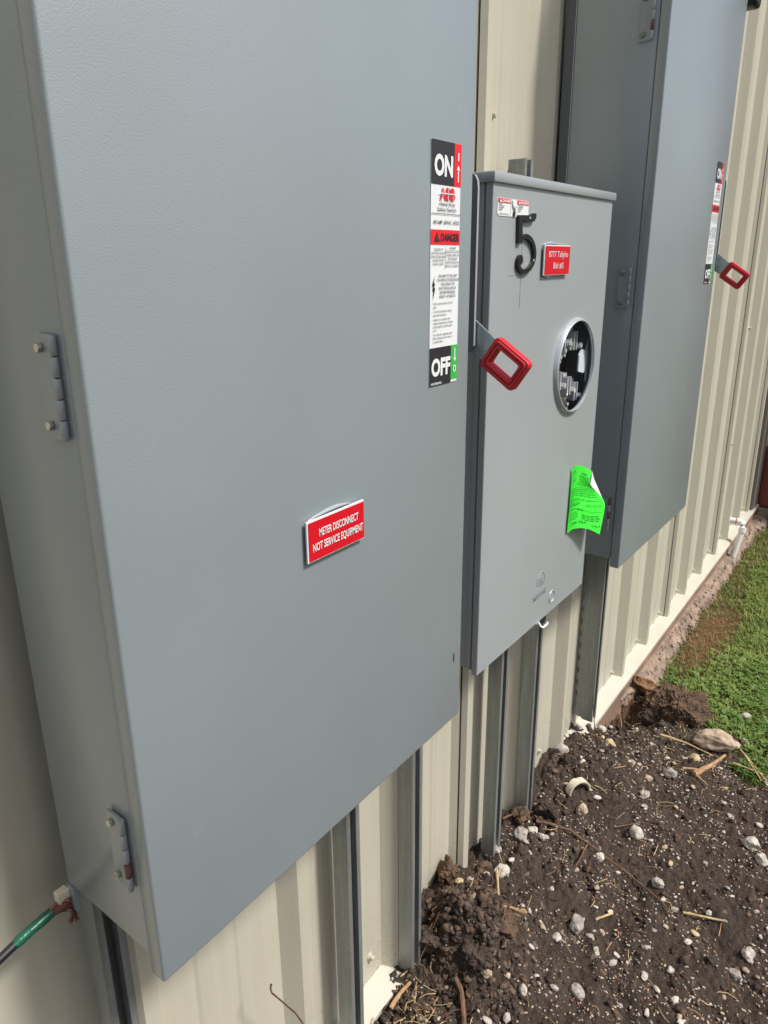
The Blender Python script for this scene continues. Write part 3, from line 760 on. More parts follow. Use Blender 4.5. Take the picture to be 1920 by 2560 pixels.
# rolled edges of the cover
for a, b in (((mx0, mzb), (mx0, mzt)),):
    pass
mb.add([(mx0+.004, MY, mzb+.004), (mx0+.001, MY+.001, mzb+.002), (mx0, MY+.004, mzb), (mx0, MY+.022, mzb), (mx0+.004, MY, mzt), (mx0+.001, MY+.001, mzt), (mx0, MY+.004, mzt), (mx0, MY+.022, mzt)], [(0, 1, 5, 4), (1, 2, 6, 5), (2, 3, 7, 6)])
mb.add([(mx1-.004, MY, mzb+.004), (mx1-.001, MY+.001, mzb+.002), (mx1, MY+.004, mzb), (mx1, MY+.022, mzb), (mx1-.004, MY, mzt), (mx1-.001, MY+.001, mzt), (mx1, MY+.004, mzt), (mx1, MY+.022, mzt)], [(0, 1, 5, 4), (1, 2, 6, 5), (2, 3, 7, 6)])
mb.add([(mx0+.004, MY, mzb+.004), (mx1-.004, MY, mzb+.004), (mx0, MY+.004, mzb), (mx1, MY+.004, mzb), (mx0, MY+.022, mzb), (mx1, MY+.022, mzb)], [(0, 1, 3, 2), (2, 3, 5, 4)])
mb.build('cover', PAINT_M, mt)
# tub: five sides
mb = MB(); t_ = .006
mb.box(mx0+.008, mx0+.014, MY+.026, 1.352, mzb+.012, mzt+.01, bev=.002); mb.box(mx1-.014, mx1-.008, MY+.026, 1.352, mzb+.012, mzt+.01)
mb.box(mx0+.0142, mx1-.0142, MY+.026, 1.352, mzb+.012, mzb+.018); mb.box(mx0+.0142, mx1-.0142, 1.346, 1.352, mzb+.0182, mzt+.01)
mb.build('tub', PAINT_M, mt)
mb = MB(); mb.box(mx0+.0035, mx0+.0078, MY+.030, MY+.046, mzb+.012, mzt, bev=.0015); mb.build('side_flange', PAINT_M, mt)
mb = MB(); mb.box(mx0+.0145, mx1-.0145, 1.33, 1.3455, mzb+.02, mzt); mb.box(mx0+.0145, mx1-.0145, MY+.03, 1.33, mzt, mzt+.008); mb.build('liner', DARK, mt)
mb = MB(); mb.box(mx0-.010, mx1+.011, MY-.009, 1.362, mzt, mzt+.029, bev=.004, seg=2); mb.build('lid', PAINT_M, mt, smooth=True)
mb = MB(); mb.lathe([(.179, MY-.0005), (.178, MY-.003), (.1735, MY-.013), (.1715, MY-.016), (.169, MY-.017), (.1668, MY-.0165), (.1660, MY-.014), (.1660, MY-.006), (.172, MY-.003)], RC, 72); mb.build('socket_ring', ALUP, mt, smooth=True)
# inside the socket
ins = MB(); ins.box(2.50, 2.80, 1.245, 1.33, -.60, -.14, bev=.008); blk = ins.build('terminal_block', CLEARP, mt)
def jaw(cx, cz, y=1.098):
    mb = MB()
    for dx in (-.018, .008): mb.box(cx+dx, cx+dx+.008, y, y+.09, cz-.035, cz+.035)
    mb.box(cx-.022, cx+.022, y+.09, y+.10, cz-.042, cz+.042); mb.box(cx-.018, cx+.016, y+.02, y+.035, cz+.036, cz+.048)
    mb.lathe([(0, y-.012), (.011, y-.012), (.012, y-.008), (.012, y+.02)], (cx+.03, 0, cz-.02), 6)
    j = mb.build('jaw', ALU, mt)
for cx, cz in ((2.58, -.27), (2.69, -.29), (2.56, -.43), (2.655, -.46), (2.725, -.49)): jaw(cx, cz)
mb = MB(); mb.box(2.55, 2.77, 1.165, 1.245, -.425, -.36, bev=.006); mb.box(2.60, 2.66, 1.10, 1.165, -.545, -.50, bev=.004); mb.build('insulator', mat('dark_phenolic', (0.07, 0.055, 0.05, 1), .3), mt, smooth=True)
mb = MB()
mb.box(-.006, .006, 0, .03, -.022, .022); mb.lathe([(0, -.004), (.008, -.004), (.008, .001)], (0, 0, 0), 6); lg = mb.build('terminal_lug', ALU, mt, org=(0, 0, 0))
lg.location = ((2.545-2.42)*S, (1.10-1.2)*S, (-.535+1.37)*S)
for lx_, lz_ in ((2.575, -.52), (2.605, -.54), (2.65, -.53), (2.56, -.34), (2.60, -.32), (2.65, -.30), (2.54, -.42)):
    o = lg.copy(); col.objects.link(o); o.parent = mt; o.location = ((lx_-2.42)*S, (1.10-1.2)*S, (lz_+1.37)*S)
# pale plastic bracket seen on the right of the opening
mb = MB()
pl = [(2.72, -.406), (2.72, -.350), (2.745, -.332), (2.785, -.340), (2.80, -.303), (2.858, -.309), (2.868, -.378), (2.860, -.460), (2.802, -.452), (2.795, -.412), (2.765, -.416)]
pl = [(2.79+(a_-2.79)*1.06-.006, -.378+(b_+.378)*1.12) for a_, b_ in pl]; mb.prism(pl, 1.088, 1.094, 'y'); mb.lathe([(0, 1.0875), (.005, 1.0875)], (2.835, 0, -.372), 10, 1)
mb.build('bracket', [BRK, BLACK], mt)
mb = MB(); mb.tube([(2.66, 1.22, -.62), (2.68, 1.2, -.75), (2.66, 1.22, -1.0), (2.62, 1.26, -1.3)], .02, 8); mb.tube([(2.58, 1.22, -.62), (2.56, 1.22, -.8), (2.5, 1.26, -1.3)], .02, 8); mb.build('wires', WIRE_K, mt, smooth=True)
# embossed maker mark and knockout
mb = MB()
def arc(cx, cz, rx, rz, a0, a1, n, wd, y):
    for k in range(n):
        t0 = math.radians(a0+(a1-a0)*k/n); t1 = math.radians(a0+(a1-a0)*(k+1)/n)
        q = [(cx+rx*math.cos(t0), cz+rz*math.sin(t0)), (cx+rx*math.cos(t1), cz+rz*math.sin(t1)), (cx+(rx-wd)*math.cos(t1), cz+(rz-wd)*math.sin(t1)), (cx+(rx-wd)*math.cos(t0), cz+(rz-wd)*math.sin(t0))]
        mb.prism(q, y-.0016, y-.0002, 'y')
arc(2.438, -1.190, .036, .036, -40, 220, 14, .005, MY)
for q in (-.014, 0, .014): mb.box(2.438+q-.003, 2.438+q+.003, MY-.0016, MY-.0002, -1.215, -1.180)
mb.prism([(2.404, -1.222), (2.412, -1.222), (2.445, -1.205), (2.472, -1.208), (2.474, -1.203), (2.444, -1.199)], MY-.0016, MY-.0002, 'y')
lettering(mb, 'MILBANK', 2.378, 2.498, -1.262, 0.022, MY-.0016, 0, .02, fill=True)
vs_, fs_ = glyphs('MILBANK', .03)
mb.build('embossed_mark', PAINT_M, mt)
mb = MB(); mb.lathe([(.028, MY-.0002), (.026, MY-.003), (.024, MY-.003), (.0225, MY-.0002)], (2.552, 0, -1.305), 28); mb.build('knockout', PAINT_M, mt, smooth=True)
# latch
mb = MB(); mb.box(2.425, 2.50, MY+.004, MY+.05, mzb-.010, mzb+.003); lt = mb.build('latch', PAINT_M, mt)
mb = MB(); mb.prism([(2.463, mzb-.002), (2.500, mzb+.026), (2.513, mzb+.018), (2.512, mzb-.018), (2.500, mzb-.028), (2.463, mzb-.012)], MY+.001, MY+.006, 'y'); mb.build('latch_slot', DARK, lt)
mb = MB(); mb.tube([(2.432, MY-.004, mzb+.004), (2.434, MY-.014, mzb-.012), (2.446, MY-.018, mzb-.020), (2.488, MY-.018, mzb-.020), (2.492, MY-.014, mzb-.016)], .0045, 8); mb.build('latch_loop', WHITEP, lt, smooth=True)
# bilingual sticker
def danger_sticker():
    x0, x1, z0, z1 = 1.974, 2.173, .1285, .177; y = MY-.0004
    mb = MB(); c = .006
    mb.prism([(x0+c, z0), (x1-c, z0), (x1, z0+c), (x1, z1-c), (x1-c, z1), (x0+c, z1), (x0, z1-c), (x0, z0+c)], y-.0012, y, 'y'); st = mb.build('danger_sticker', WHITEP, mt)
    mb = MB(); w = x1-x0; yy = y-.0022; y3 = y-.0034
    def rect(a, b, c_, d, mi, q=yy): mb.add([(a, q, c_), (b, q, c_), (b, q, d), (a, q, d)], [(0, 1, 2, 3)], mi)
    rect(x0+.002, x0+w*.395, z1-.0125, z1-.001, 0); rect(x0+w*.615, x1-.002, z1-.0125, z1-.001, 0)
    rect(x0+w*.398, x0+w*.402, z0, z1, 1); rect(x0+w*.610, x0+w*.614, z0, z1, 1)
    lettering(mb, 'DANGER', x0+w*.13, x0+w*.38, z1-.0105, .0072, y3, 2, .03, fill=True)
    lettering(mb, 'PELIGRO', x0+w*.71, x0+w*.98, z1-.0105, .0072, y3, 2, .03, fill=True)
    for q in (.045, .635): mb.add([(x0+w*q, y3, z1-.0112), (x0+w*(q+.07), y3, z1-.0112), (x0+w*(q+.035), y3, z1-.003)], [(0, 1, 2)], 2)
    for k, s_ in enumerate(['Hazardous', 'Shock will Cause', 'Serious Injury', 'or Death.']):
        lettering(mb, s_, x0+w*.03, x0+w*.39, z1-.0175-k*.0052, .0034, y3, 1, .03, align='l')
    for k, s_ in enumerate(['Tension puede', 'causar heridas', 'graves o la', 'muerte.']):
        lettering(mb, s_, x0+w*.64, x0+w*.99, z1-.0175-k*.0052, .0034, y3, 1, .03, align='l')
    rect(x0+w*.03, x0+w*.34, z0+.0065, z0+.0072, 1); rect(x0+w*.03, x0+w*.36, z0+.0035, z0+.0042, 1)
    # hand and spark pictogram
    a = x0+w*.50
    mb.add([(a-.004, y3, z0+.001), (a+.009, y3, z0+.001), (a+.010, y3, z0+.013), (a+.007, y3, z0+.017), (a-.003, y3, z0+.016), (a-.006, y3, z0+.010)], [(0, 1, 2, 3, 4, 5)], 1)
    for k in range(4): rect(a-.003+k*.0035, a-.001+k*.0035, z0+.015, z0+.030-.003*abs(k-2), 1, y3)
    mb.add([(a-.016, y3, z1-.004), (a-.012, y3, z1-.004), (a-.005, y3, z0+.028), (a-.009, y3, z0+.026), (a-.004, y3, z0+.018), (a-.013, y3, z0+.029)], [(0, 1, 2, 3), (3, 2, 4, 5)], 1)
    mb.build('lettering', [REDP, BLACKP, WHITEP], st)
danger_sticker()
# pencil guide lines under the number
mb = MB(); mb.box(2.060, 2.178, MY-.0010, MY-.0002, -.0395, -.0385); mb.box(2.1425, 2.1433, MY-.0010, MY-.0002, -.14, .09); mb.build('pencil_marks', PENCIL, mt)

# ---------------- things stuck on the boxes
n5 = thing('house_number', (2.15, MY, -.03), 'black metal numeral 5 fixed to the meter box cover', 'house number')
mb = MB(); y0, y1 = MY-.011, MY-.003
mb.prism([(2.0944, .1342), (2.1717, .1368), (2.191, .1435), (2.2113, .1432), (2.2108, .1305), (2.2000, .1205), (2.1819, .1179), (2.1542, .1164), (2.1190, .1217), (2.1225, .0551), (2.0985, .0547)], y0, y1, 'y')
cl = [(2.1200, .0690, .016), (2.1400, .0745, .018), (2.1600, .0735, .0185), (2.1884, .0630, .019), (2.2080, .0446, .0195), (2.2160, .0229, .020), (2.2090, -.0005, .0195), (2.1850, -.0200, .018), (2.1520, -.0285, .017), (2.1250, -.0250, .017), (2.1080, -.0110, .018), (2.1060, .0040, .019), (2.1150, .0120, .018)]
def crom(P, n=5):
    out = []
    for i in range(len(P)-1):
        p0, p1_, p2_, p3 = P[max(i-1, 0)], P[i], P[i+1], P[min(i+2, len(P)-1)]
        for k in range(n):
            t = k/n
            out.append(tuple(.5*((2*b)+(-a+c)*t+(2*a-5*b+4*c-d)*t*t+(-a+3*b-3*c+d)*t**3) for a, b, c, d in zip(p0, p1_, p2_, p3)))
    out.append(P[-1]); return out
cc = crom(cl); Lf, Rt = [], []
for i, (x, z, w) in enumerate(cc):
    a = cc[max(i-1, 0)]; b = cc[min(i+1, len(cc)-1)]; dx, dz = b[0]-a[0], b[1]-a[1]; l = math.hypot(dx, dz)
    Lf.append((x-dz/l*w*.38, z+dx/l*w*.38)); Rt.append((x+dz/l*w*.38, z-dx/l*w*.38))
k = len(cc)
vv = [(p[0], y, p[1]) for y in (y0-.0005, y1) for p in Lf+Rt]; fs = []
for i in range(k-1):
    fs += [(i, i+1, k+i+1, k+i), (2*k+i, 2*k+k+i, 2*k+k+i+1, 2*k+i+1), (i, 2*k+i, 2*k+i+1, i+1), (k+i, k+i+1, 3*k+i+1, 3*k+i)]
fs += [(0, k, 3*k, 2*k), (k-1, 3*k-1, 4*k-1, 2*k-1)]
mb.add(vv, fs); mb.lathe([(0, y0-.001), (.0145, y0-.001), (.0155, y0+.001), (.0155, y1)], (2.117, 0, .006), 20)
mb.build('numeral', BLACK, n5)
mb = MB(); mb.lathe([(0, y0-.0022), (.0032, y0-.002), (.0040, y0-.0005)], (2.166, 0, .128), 10); mb.lathe([(0, y0-.0022), (.0032, y0-.002), (.0040, y0-.0010)], (2.2065, 0, .0035), 10); mb.build('screw', ALU, n5)

def placard(name, x0, x1, z0, z1, yb, lines, label, silicone, tilt=0.0):
    t = thing(name, ((x0+x1)/2, yb, z0), label, 'placard')
    y = yb-.008
    mb = MB(); mb.box(x0, x1, y-.004, y, z0, z1); mb.build('plate', WHITEP, t)
    e = .0035
    mb = MB(); mb.add([(x0+e*1.1, y-.0052, z0+e*.6), (x1-e*.4, y-.0052, z0+e*.6), (x1-e*.4, y-.0052, z1-e), (x0+e*1.1, y-.0052, z1-e)], [(0, 1, 2, 3)]); mb.build('face', REDPL, t)
    mb = MB()
    for (s_, a, b, zb_, cap, bo) in lines: lettering(mb, s_, x0+(x1-x0)*a, x0+(x1-x0)*b, z0+(z1-z0)*zb_, (z1-z0)*cap, y-.0064, 0, bo, fill=True)
    mb.build('lettering', WHITEP, t)
    mb = MB()
    for path, r in silicone: mb.tube([(p[0], p[1], p[2]) for p in path], r, 8)
    mb.build('silicone_bead', SILI, t, smooth=True)
    return t
placard('placard', 1.0395, 1.2335, -.6130, -.5190, 1.0, [('METER DISCONNECT', .19, .88, .565, .185, .018), ('NOT SERVICE EQUIPMENT', .08, .965, .245, .185, .018)],
        'red placard reading METER DISCONNECT NOT SERVICE EQUIPMENT on the nearest box',
        [([(1.055, .998, -.522), (1.08, .997, -.517), (1.12, .998, -.5145), (1.155, .998, -.514), (1.18, .998, -.5165), (1.20, .999, -.521)], [.0015, .0032, .0045, .0042, .0028, .0015])])
placard('placard', 2.2825, 2.4840, -.0434, .0520, MY, [('8777 Tallyho', .14, .90, .60, .20, -.004), ('Bld #5', .34, .74, .22, .20, -.004)],
        'red placard reading 8777 Tallyho Bld #5 on the meter box',
        [([(2.288, MY-.003, .05), (2.30, MY-.004, .0555), (2.345, MY-.005, .0585), (2.385, MY-.004, .0560), (2.42, MY-.005, .055), (2.468, MY-.005, .056), (2.477, MY-.003, .052)], [.001, .0035, .005, .0035, .002, .0025, .001]),
         ([(2.30, MY-.003, -.044), (2.33, MY-.005, -.048), (2.36, MY-.003, -.045)], [.002, .004, .002])])

# green inspection tag, curling off the cover
TG = [[(2.656, 1.062, -0.7799), (2.678, 1.045, -0.774), (2.7089, 1.03, -0.7869), (2.7605, 1.02, -0.814)], [(2.6573, 1.062, -0.8333), (2.6771, 1.045, -0.8352), (2.7167, 1.03, -0.849), (2.7489, 1.02, -0.862)], [(2.6565, 1.062, -0.8749), (2.6792, 1.045, -0.8692), (2.7495, 1.03, -0.8879), (2.8349, 1.02, -0.9201)], [(2.6557, 1.062, -0.9169), (2.678, 1.045, -0.9078), (2.7774, 1.025, -0.9409), (2.8918, 1.01, -0.9687)], [(2.6549, 1.062, -0.9593), (2.6756, 1.045, -0.9395), (2.7716, 1.02, -0.975), (2.8909, 1.0, -1.0007)], [(2.6514, 1.062, -1.0098), (2.6766, 1.045, -0.9912), (2.7698, 1.02, -1.0307), (2.876, 1.0, -1.0578)], [(2.6514, 1.062, -1.0584), (2.682, 1.045, -1.0449), (2.7589, 1.02, -1.0629), (2.8561, 1.0, -1.1136)]]
def tagP(u, v, off=0.0):
    def cr1(P, t):
        n = len(P)-1; f = max(0, min(n-1e-6, t*n)); i = int(f); f -= i
        p0, p1_, p2_, p3 = P[max(i-1, 0)], P[i], P[i+1], P[min(i+2, n)]
        return tuple(.5*((2*b)+(-a+c)*f+(2*a-5*b+4*c-d)*f*f+(-a+3*b-3*c+d)*f**3) for a, b, c, d in zip(p0, p1_, p2_, p3))
    r = cr1([cr1(row, u) for row in TG], v)
    return (r[0]-off*.35, r[1]-off, r[2])
tg = thing('inspection_tag', (2.75, MY, -1.1), 'bright green inspection tag curling off the lower right of the meter box', 'tag')
mb = MB(); nu, nv = 18, 26
mb.add([tagP(i/nu, j/nv) for j in range(nv+1) for i in range(nu+1)], [(j*(nu+1)+i, j*(nu+1)+i+1, (j+1)*(nu+1)+i+1, (j+1)*(nu+1)+i) for j in range(nv) for i in range(nu)])
mb.build('sheet', TAG, tg, smooth=True)
mb = MB(); mb.add([(2.7665, 1.022, -.8155), (2.7850, 1.026, -.8290), (2.8200, 1.030, -.8650), (2.8800, 1.028, -.9270), (2.9060, 1.012, -.9800), (2.8500, 1.018, -.9320), (2.7900, 1.022, -.8930), (2.7580, 1.0215, -.8690), (2.7640, 1.021, -.845)],
                 [(0, 1, 8), (8, 1, 2, 7), (7, 2, 6), (6, 2, 3, 5), (5, 3, 4)])
mb.build('curled_back', PENW, tg, smooth=True)
mb = MB()
def ink(u0, v0, u1, v1, w=.006, seg=6):
    for k in range(seg):
        a = k/seg; b = (k+1)/seg
        ua, va, ub, vb = u0+(u1-u0)*a, v0+(v1-v0)*a, u0+(u1-u0)*b, v0+(v1-v0)*b
        q = [tagP(ua, va-w/2, .0022), tagP(ub, vb-w/2, .0022), tagP(ub, vb+w/2, .0022), tagP(ua, va+w/2, .0022)]
        mb.add(q, [(0, 1, 2, 3)])
rt = random.Random(3)
def words(u0, u1, v, w=.006):
    u = u0
    while u < u1-.03:
        l = rt.uniform(.04, .13); ink(u, v, min(u+l, u1), v, w, 3); u += l+.022
for k in range(12):
    t = 2*math.pi*k/12; t2 = 2*math.pi*(k+1)/12; ink(.16+.07*math.cos(t), .125+.055*math.sin(t), .16+.07*math.cos(t2), .125+.055*math.sin(t2), .008, 1)
words(.50, .80, .085, .008)
for k in range(3): words(.42, .90, .115+k*.028, .008)
words(.36, .85, .205, .006)
def scrawl(u0, u1, v, amp, n, w=.007):
    p = (u0, v)
    for k in range(n):
        q = (u0+(u1-u0)*(k+1)/n, v+rt.uniform(-amp, amp)); ink(p[0], p[1], q[0], q[1], w, 1); p = q
scrawl(.30, .78, .245, .020, 20, .008)
for k in range(5): words(.10, .92-.02*k, .325+k*.033, .008)
words(.08, .95, .525, .011); ink(.06, .555, .97, .555, .003, 8)
for k in range(3): words(.12, .45, .58+k*.024, .005); words(.58, .90, .595+k*.022, .005)
scrawl(.18, .42, .655, .018, 8, .012)
ink(.50, .65, .93, .65, .003, 6); ink(.93, .585, .93, .72, .004, 3); ink(.40, .715, .93, .725, .003, 6); words(.18, .52, .72, .010)
for k in range(4): words(.08, .40, .765+k*.028, .006)
for k in range(3): words(.50, .90, .775+k*.028, .008)
scrawl(.44, .62, .885, .026, 10, .011); scrawl(.74, .95, .905, .018, 10, .009); ink(.06, .935, .36, .92, .003, 4); words(.2, .4, .90, .009)
mb.build('print', TAGP, tg)

# ================================================================== ground cable, lower left
cb = thing('ground_cable', (.43, 1.30, -1.40), 'black cable with green tape and frayed copper end at lower left corner of nearest box', 'cable')
path_k = [(.05, 1.33, -1.50), (.18, 1.345, -1.468), (.28, 1.352, -1.440), (.36, 1.355, -1.418), (.43, 1.356, -1.401), (.472, 1.356, -1.391)]
mb = MB(); mb.tube(path_k, .0100, 12); mb.build('insulation', WIRE_K, cb, smooth=True)
mb = MB(); mb.tube([(.462, 1.356, -1.3935), (.472, 1.356, -1.391), (.500, 1.356, -1.386), (.53, 1.356, -1.382), (.550, 1.356, -1.379)], [.0108, .0122, .0115, .0124, .0112], 12); mb.build('green_tape', WIRE_G, cb, smooth=True)
mb = MB(); rc = random.Random(5)
for k in range(22):
    a = rc.uniform(0, 6.28); r0 = rc.uniform(0, .010); sp = rc.uniform(.4, 1.6)
    e = (.588+rc.uniform(-.006, .008), 1.352-.014*rc.random()+.010*math.cos(a), -1.376+.013*math.sin(a)*sp-.012*rc.random())
    mb.tube([(.545, 1.356+r0*math.cos(a), -1.378+r0*math.sin(a)), (.567, 1.355+.013*math.cos(a), -1.376+.013*math.sin(a)), e], .0026, 5)
for k in range(12):
    mb.tube([(.583+rc.uniform(-.006, .006), 1.345, -1.376), (.588+rc.uniform(-.01, .008), 1.340+rc.uniform(-.01, .01), -1.395), (.585+rc.uniform(-.012, .010), 1.338, -1.408-rc.uniform(0, .022))], .0024, 5)
mb.build('copper_strands', COPPER, cb, smooth=True)
lug = thing('cable_clamp', (.585, 1.34, -1.37), 'pale metal clamp block holding the frayed copper wires', 'clamp')
mb = MB(); mb.box(.562, .589, 1.345, 1.366, -1.366, -1.340, bev=.002); mb.build('block', PVCD, lug)
mb = MB(); mb.prism([(.588, -1.33), (.600, -1.33), (.604, -1.385), (.598, -1.398), (.588, -1.392)], 1.325, 1.352, 'y'); mb.build('saddle', PAINT, lug)

# ================================================================== white pvc pipe by the footing
pv = thing('pvc_pipe', (8.02, 1.37, -3.1), 'white plastic pipe with an elbow standing out of the ground beside the footing', 'pipe')
mb = MB(); mb.lathe([(.032, -.2), (.032, .30)], (0, 0, 0), 20, axis='z')
base = Vector((8.00, 1.355, -3.14)); top = Vector((8.10, 1.30, -2.77)); dv = (top-base).normalized()
mb = MB(); mb.tube([tuple(base-dv*.1), tuple(top)], .031, 20); mb.build('upright', PVC, pv, smooth=True)
mb = MB(); hd = Vector((-.10, .99, .03)).normalized()
el = [top-dv*.02, top+dv*.03, top+dv*.065+hd*.015, top+dv*.085+hd*.045, top+dv*.088+hd*.08]
mb.tube([tuple(p) for p in el], .038, 20); mb.build('elbow', PVC, pv, smooth=True)
mb = MB(); e = el[-1]; mb.tube([tuple(e), tuple(e+hd*.012)], .0335, 20); mb.build('primer_band', PRIM, pv, smooth=True)
mb = MB(); mb.tube([tuple(e+hd*.012), tuple(e+hd*.11)], .031, 20); mb.build('stub', PVC, pv, smooth=True)

# ================================================================== stones, clods, wood on the soil
def rock_mesh(name, seed, m, sub=2, rough=.28, flat=.75, cut=0):
    r = random.Random(seed); bm = bmesh.new(); bmesh.ops.create_icosphere(bm, subdivisions=sub, radius=1)
    off = Vector((r.uniform(0, 50), r.uniform(0, 50), r.uniform(0, 50)))
    planes = [(Vector((r.gauss(0, 1), r.gauss(0, 1), r.gauss(0, 1))).normalized(), r.uniform(.55, .85)) for _ in range(cut)]
    for v in bm.verts:
        p = v.co.copy()
        for nrm, d in planes:
            q = p.dot(nrm)
            if q > d: p -= nrm*(q-d)
        p *= 1+rough*noise.noise(p*1.3+off)+rough*.5*noise.noise(p*3.1+off)+(rough*.5*abs(noise.noise(p*6+off))+rough*.3*noise.noise(p*14+off) if sub >= 4 and rough > .3 else 0)
        v.co = Vector((p.x, p.y*.8, p.z*flat))
    me = bpy.data.meshes.new(name); bm.to_mesh(me); bm.free(); me.materials.append(m)
    if sub > 1 and cut == 0: me.polygons.foreach_set('use_smooth', [True]*len(me.polygons))
    return me
def put_rock(name, me, x, y, size, label, cat, group=None, rot=None, sink=.3, sc=(1, 1, 1), zoff=0):
    o = bpy.data.objects.new(name, me); col.objects.link(o)
    r = size/2*S
    o.scale = (r*sc[0], r*sc[1], r*sc[2])
    o.rotation_euler = rot if rot else (rnd.uniform(-.3, .3), rnd.uniform(-.3, .3), rnd.uniform(0, 6.28))
    zz = terrain(x, y)
    o.location = W((x, y, zz+size/2*(1-sink*2)*.7*sc[2]+zoff))
    tag(o, label, cat, group); return o
ST = [
 ('a', 2.763, 1.395, .125, ST_G, 'large cracked pale grey rock at the foot of the strut below the meter box', 1, 4),
 ('b', 4.272, 1.375, .082, ST_W, 'white rock against the end of the white flashing', 2, 3),
 ('d', 2.687, .89, .088, ST_G, 'rough grey lump with a pointed top standing alone in the middle of the soil', 3, 1),
 ('e', 3.424, .852, .087, ST_W, 'smooth pale oval pebble, the roundest one on the soil', 4, 0),
 ('f', 3.164, .653, .072, ST_W, 'flat bright white chip to the right of the long branch', 5, 3),
 ('g', 2.68, 1.29, .080, ST_W, 'pale angular stone just above the upright straw stalk', 6, 3),
 ('h', 2.951, 1.32, .085, ST_G, 'broad pale stone near the start of the long branch', 7, 3),
 ('i', 3.016, 1.283, .058, ST_W, 'small white knobbly stone touching the start of the long branch', 8, 2),
 ('j', 3.026, 1.226, .058, ST_W, 'narrow white stone standing on edge below the long branch start', 9, 3),
 ('l', 2.416, 1.383, .057, ST_Y, 'pitted yellow stone beside the dark clod at the wall', 10, 0),
 ('m', 2.481, 1.363, .048, ST_G, 'small grey stone right of the pitted yellow one', 11, 2),
 ('o', 4.06, 1.235, .078, ST_Y, 'creamy yellow rounded stone below the white rock by the flashing', 12, 2),
 ('p', 3.706, 1.425, .095, ST_G, 'grey brown rounded stone against the wall right of the last bare strut', 13, 0),
 ('q', 3.799, .917, .062, ST_W, 'bright white pebble in the middle of the soil below the grey flat stone', 14, 2),
 ('r', 4.018, .844, .080, ST_G, 'flat pale grey stone left of the wood splinter', 15, 3),
 ('s', 3.906, .938, .050, ST_T, 'small tan stone sitting in a dark hollow', 16, 1),
 ('t', 4.299, .767, .072, ST_Y, 'mossy tan stone above the wood splinter', 17, 0),
 ('u', 3.741, .327, .090, ST_W, 'chalky white broken stone near the right edge of the soil', 18, 4),
 ('v', 3.632, .261, .076, ST_W, 'flat cream stone below the chalky white broken one', 19, 3),
 ('w', 3.338, 1.136, .082, ST_T, 'brownish grey flat stone below the broken white pipe ring', 20, 2),
 ('x', 2.387, .759, .071, ST_G, 'round grey stone at the bottom of the soil', 21, 1),
 ('y', 2.551, .931, .048, ST_W, 'pale oval pebble left below the pointed grey lump', 22, 0),
 ('A', 3.019, .20, .062, ST_W, 'cream stone at the lower right of the soil', 24, 2),
 ('B', 2.892, .228, .056, ST_G, 'grey white stone at the far lower right corner of the soil', 25, 2),
 ('C', 2.127, 1.072, .050, ST_T, 'tan stone near the bottom below the clod heap', 26, 2),
 ('D', 2.205, .933, .050, ST_W, 'white knobbly stone at the bottom left of the soil', 27, 3),
 ('G', 4.675, .551, .062, ST_G, 'small grey stone on the edge of the lawn', 28, 1),
 ('H', 4.997, .609, .080, ST_W, 'pale cluster stone among the grass at the lawn edge', 29, 2),
 ('J', 3.12, .942, .054, ST_W, 'pale pebble touching the fork of the long branch', 30, 1),
 ('F', 2.724, .462, .038, ST_W, 'small oval cream pebble low on the right of the soil', 31, 0),
]
for (k, x, y, s, m, lb, sd, cut) in ST:
    put_rock('stone', rock_mesh('stone', sd*3+1, m, 3, .30, .78, cut), x, y, s, lb, 'stone', sink=.28)
o = put_rock('stone', rock_mesh('stone', 201, ST_T, 4, .22, .62, 2), 4.50, .69, .175, 'large oblong pinkish tan rock between the soil and the lawn', 'stone', rot=(0, .1, -1.15), sink=.15, sc=(1.55, 1.05, 1.25))
put_rock('clod', rock_mesh('clod', 77, CLODB, 4, .5, .8, 2), 2.385, 1.435, .15, 'smooth dark brown clod leaning on the wall panel seam', 'clod', rot=(0, -.3, .4), sink=.1, sc=(.8, .8, 1.25))
put_rock('clod', rock_mesh('clod', 78, CLOD, 4, .5, .7, 1), 3.187, 1.279, .125, 'black cracked lump under the broken pipe ring', 'clod', sink=.3)
put_rock('clod', rock_mesh('clod', 79, CLODB, 5, .5, .85, 2), 4.72, .95, .30, 'big fibrous brown clod behind the tan rock', 'clod', sink=.34)
put_rock('clod', rock_mesh('clod', 80, CLODB, 5, .5, .8, 3), 4.93, 1.14, .27, 'brown clod of roots below the torn wood at the pit', 'clod', sink=.3)
put_rock('wood_chunk', rock_mesh('wood_chunk', 81, WOODB, 4, .4, .6, 5), 5.06, 1.29, .24, 'torn brown wood chunk in the pit below the flashing', 'wood', rot=(.7, .3, .9), sink=.15, sc=(.55, 1.4, .8))

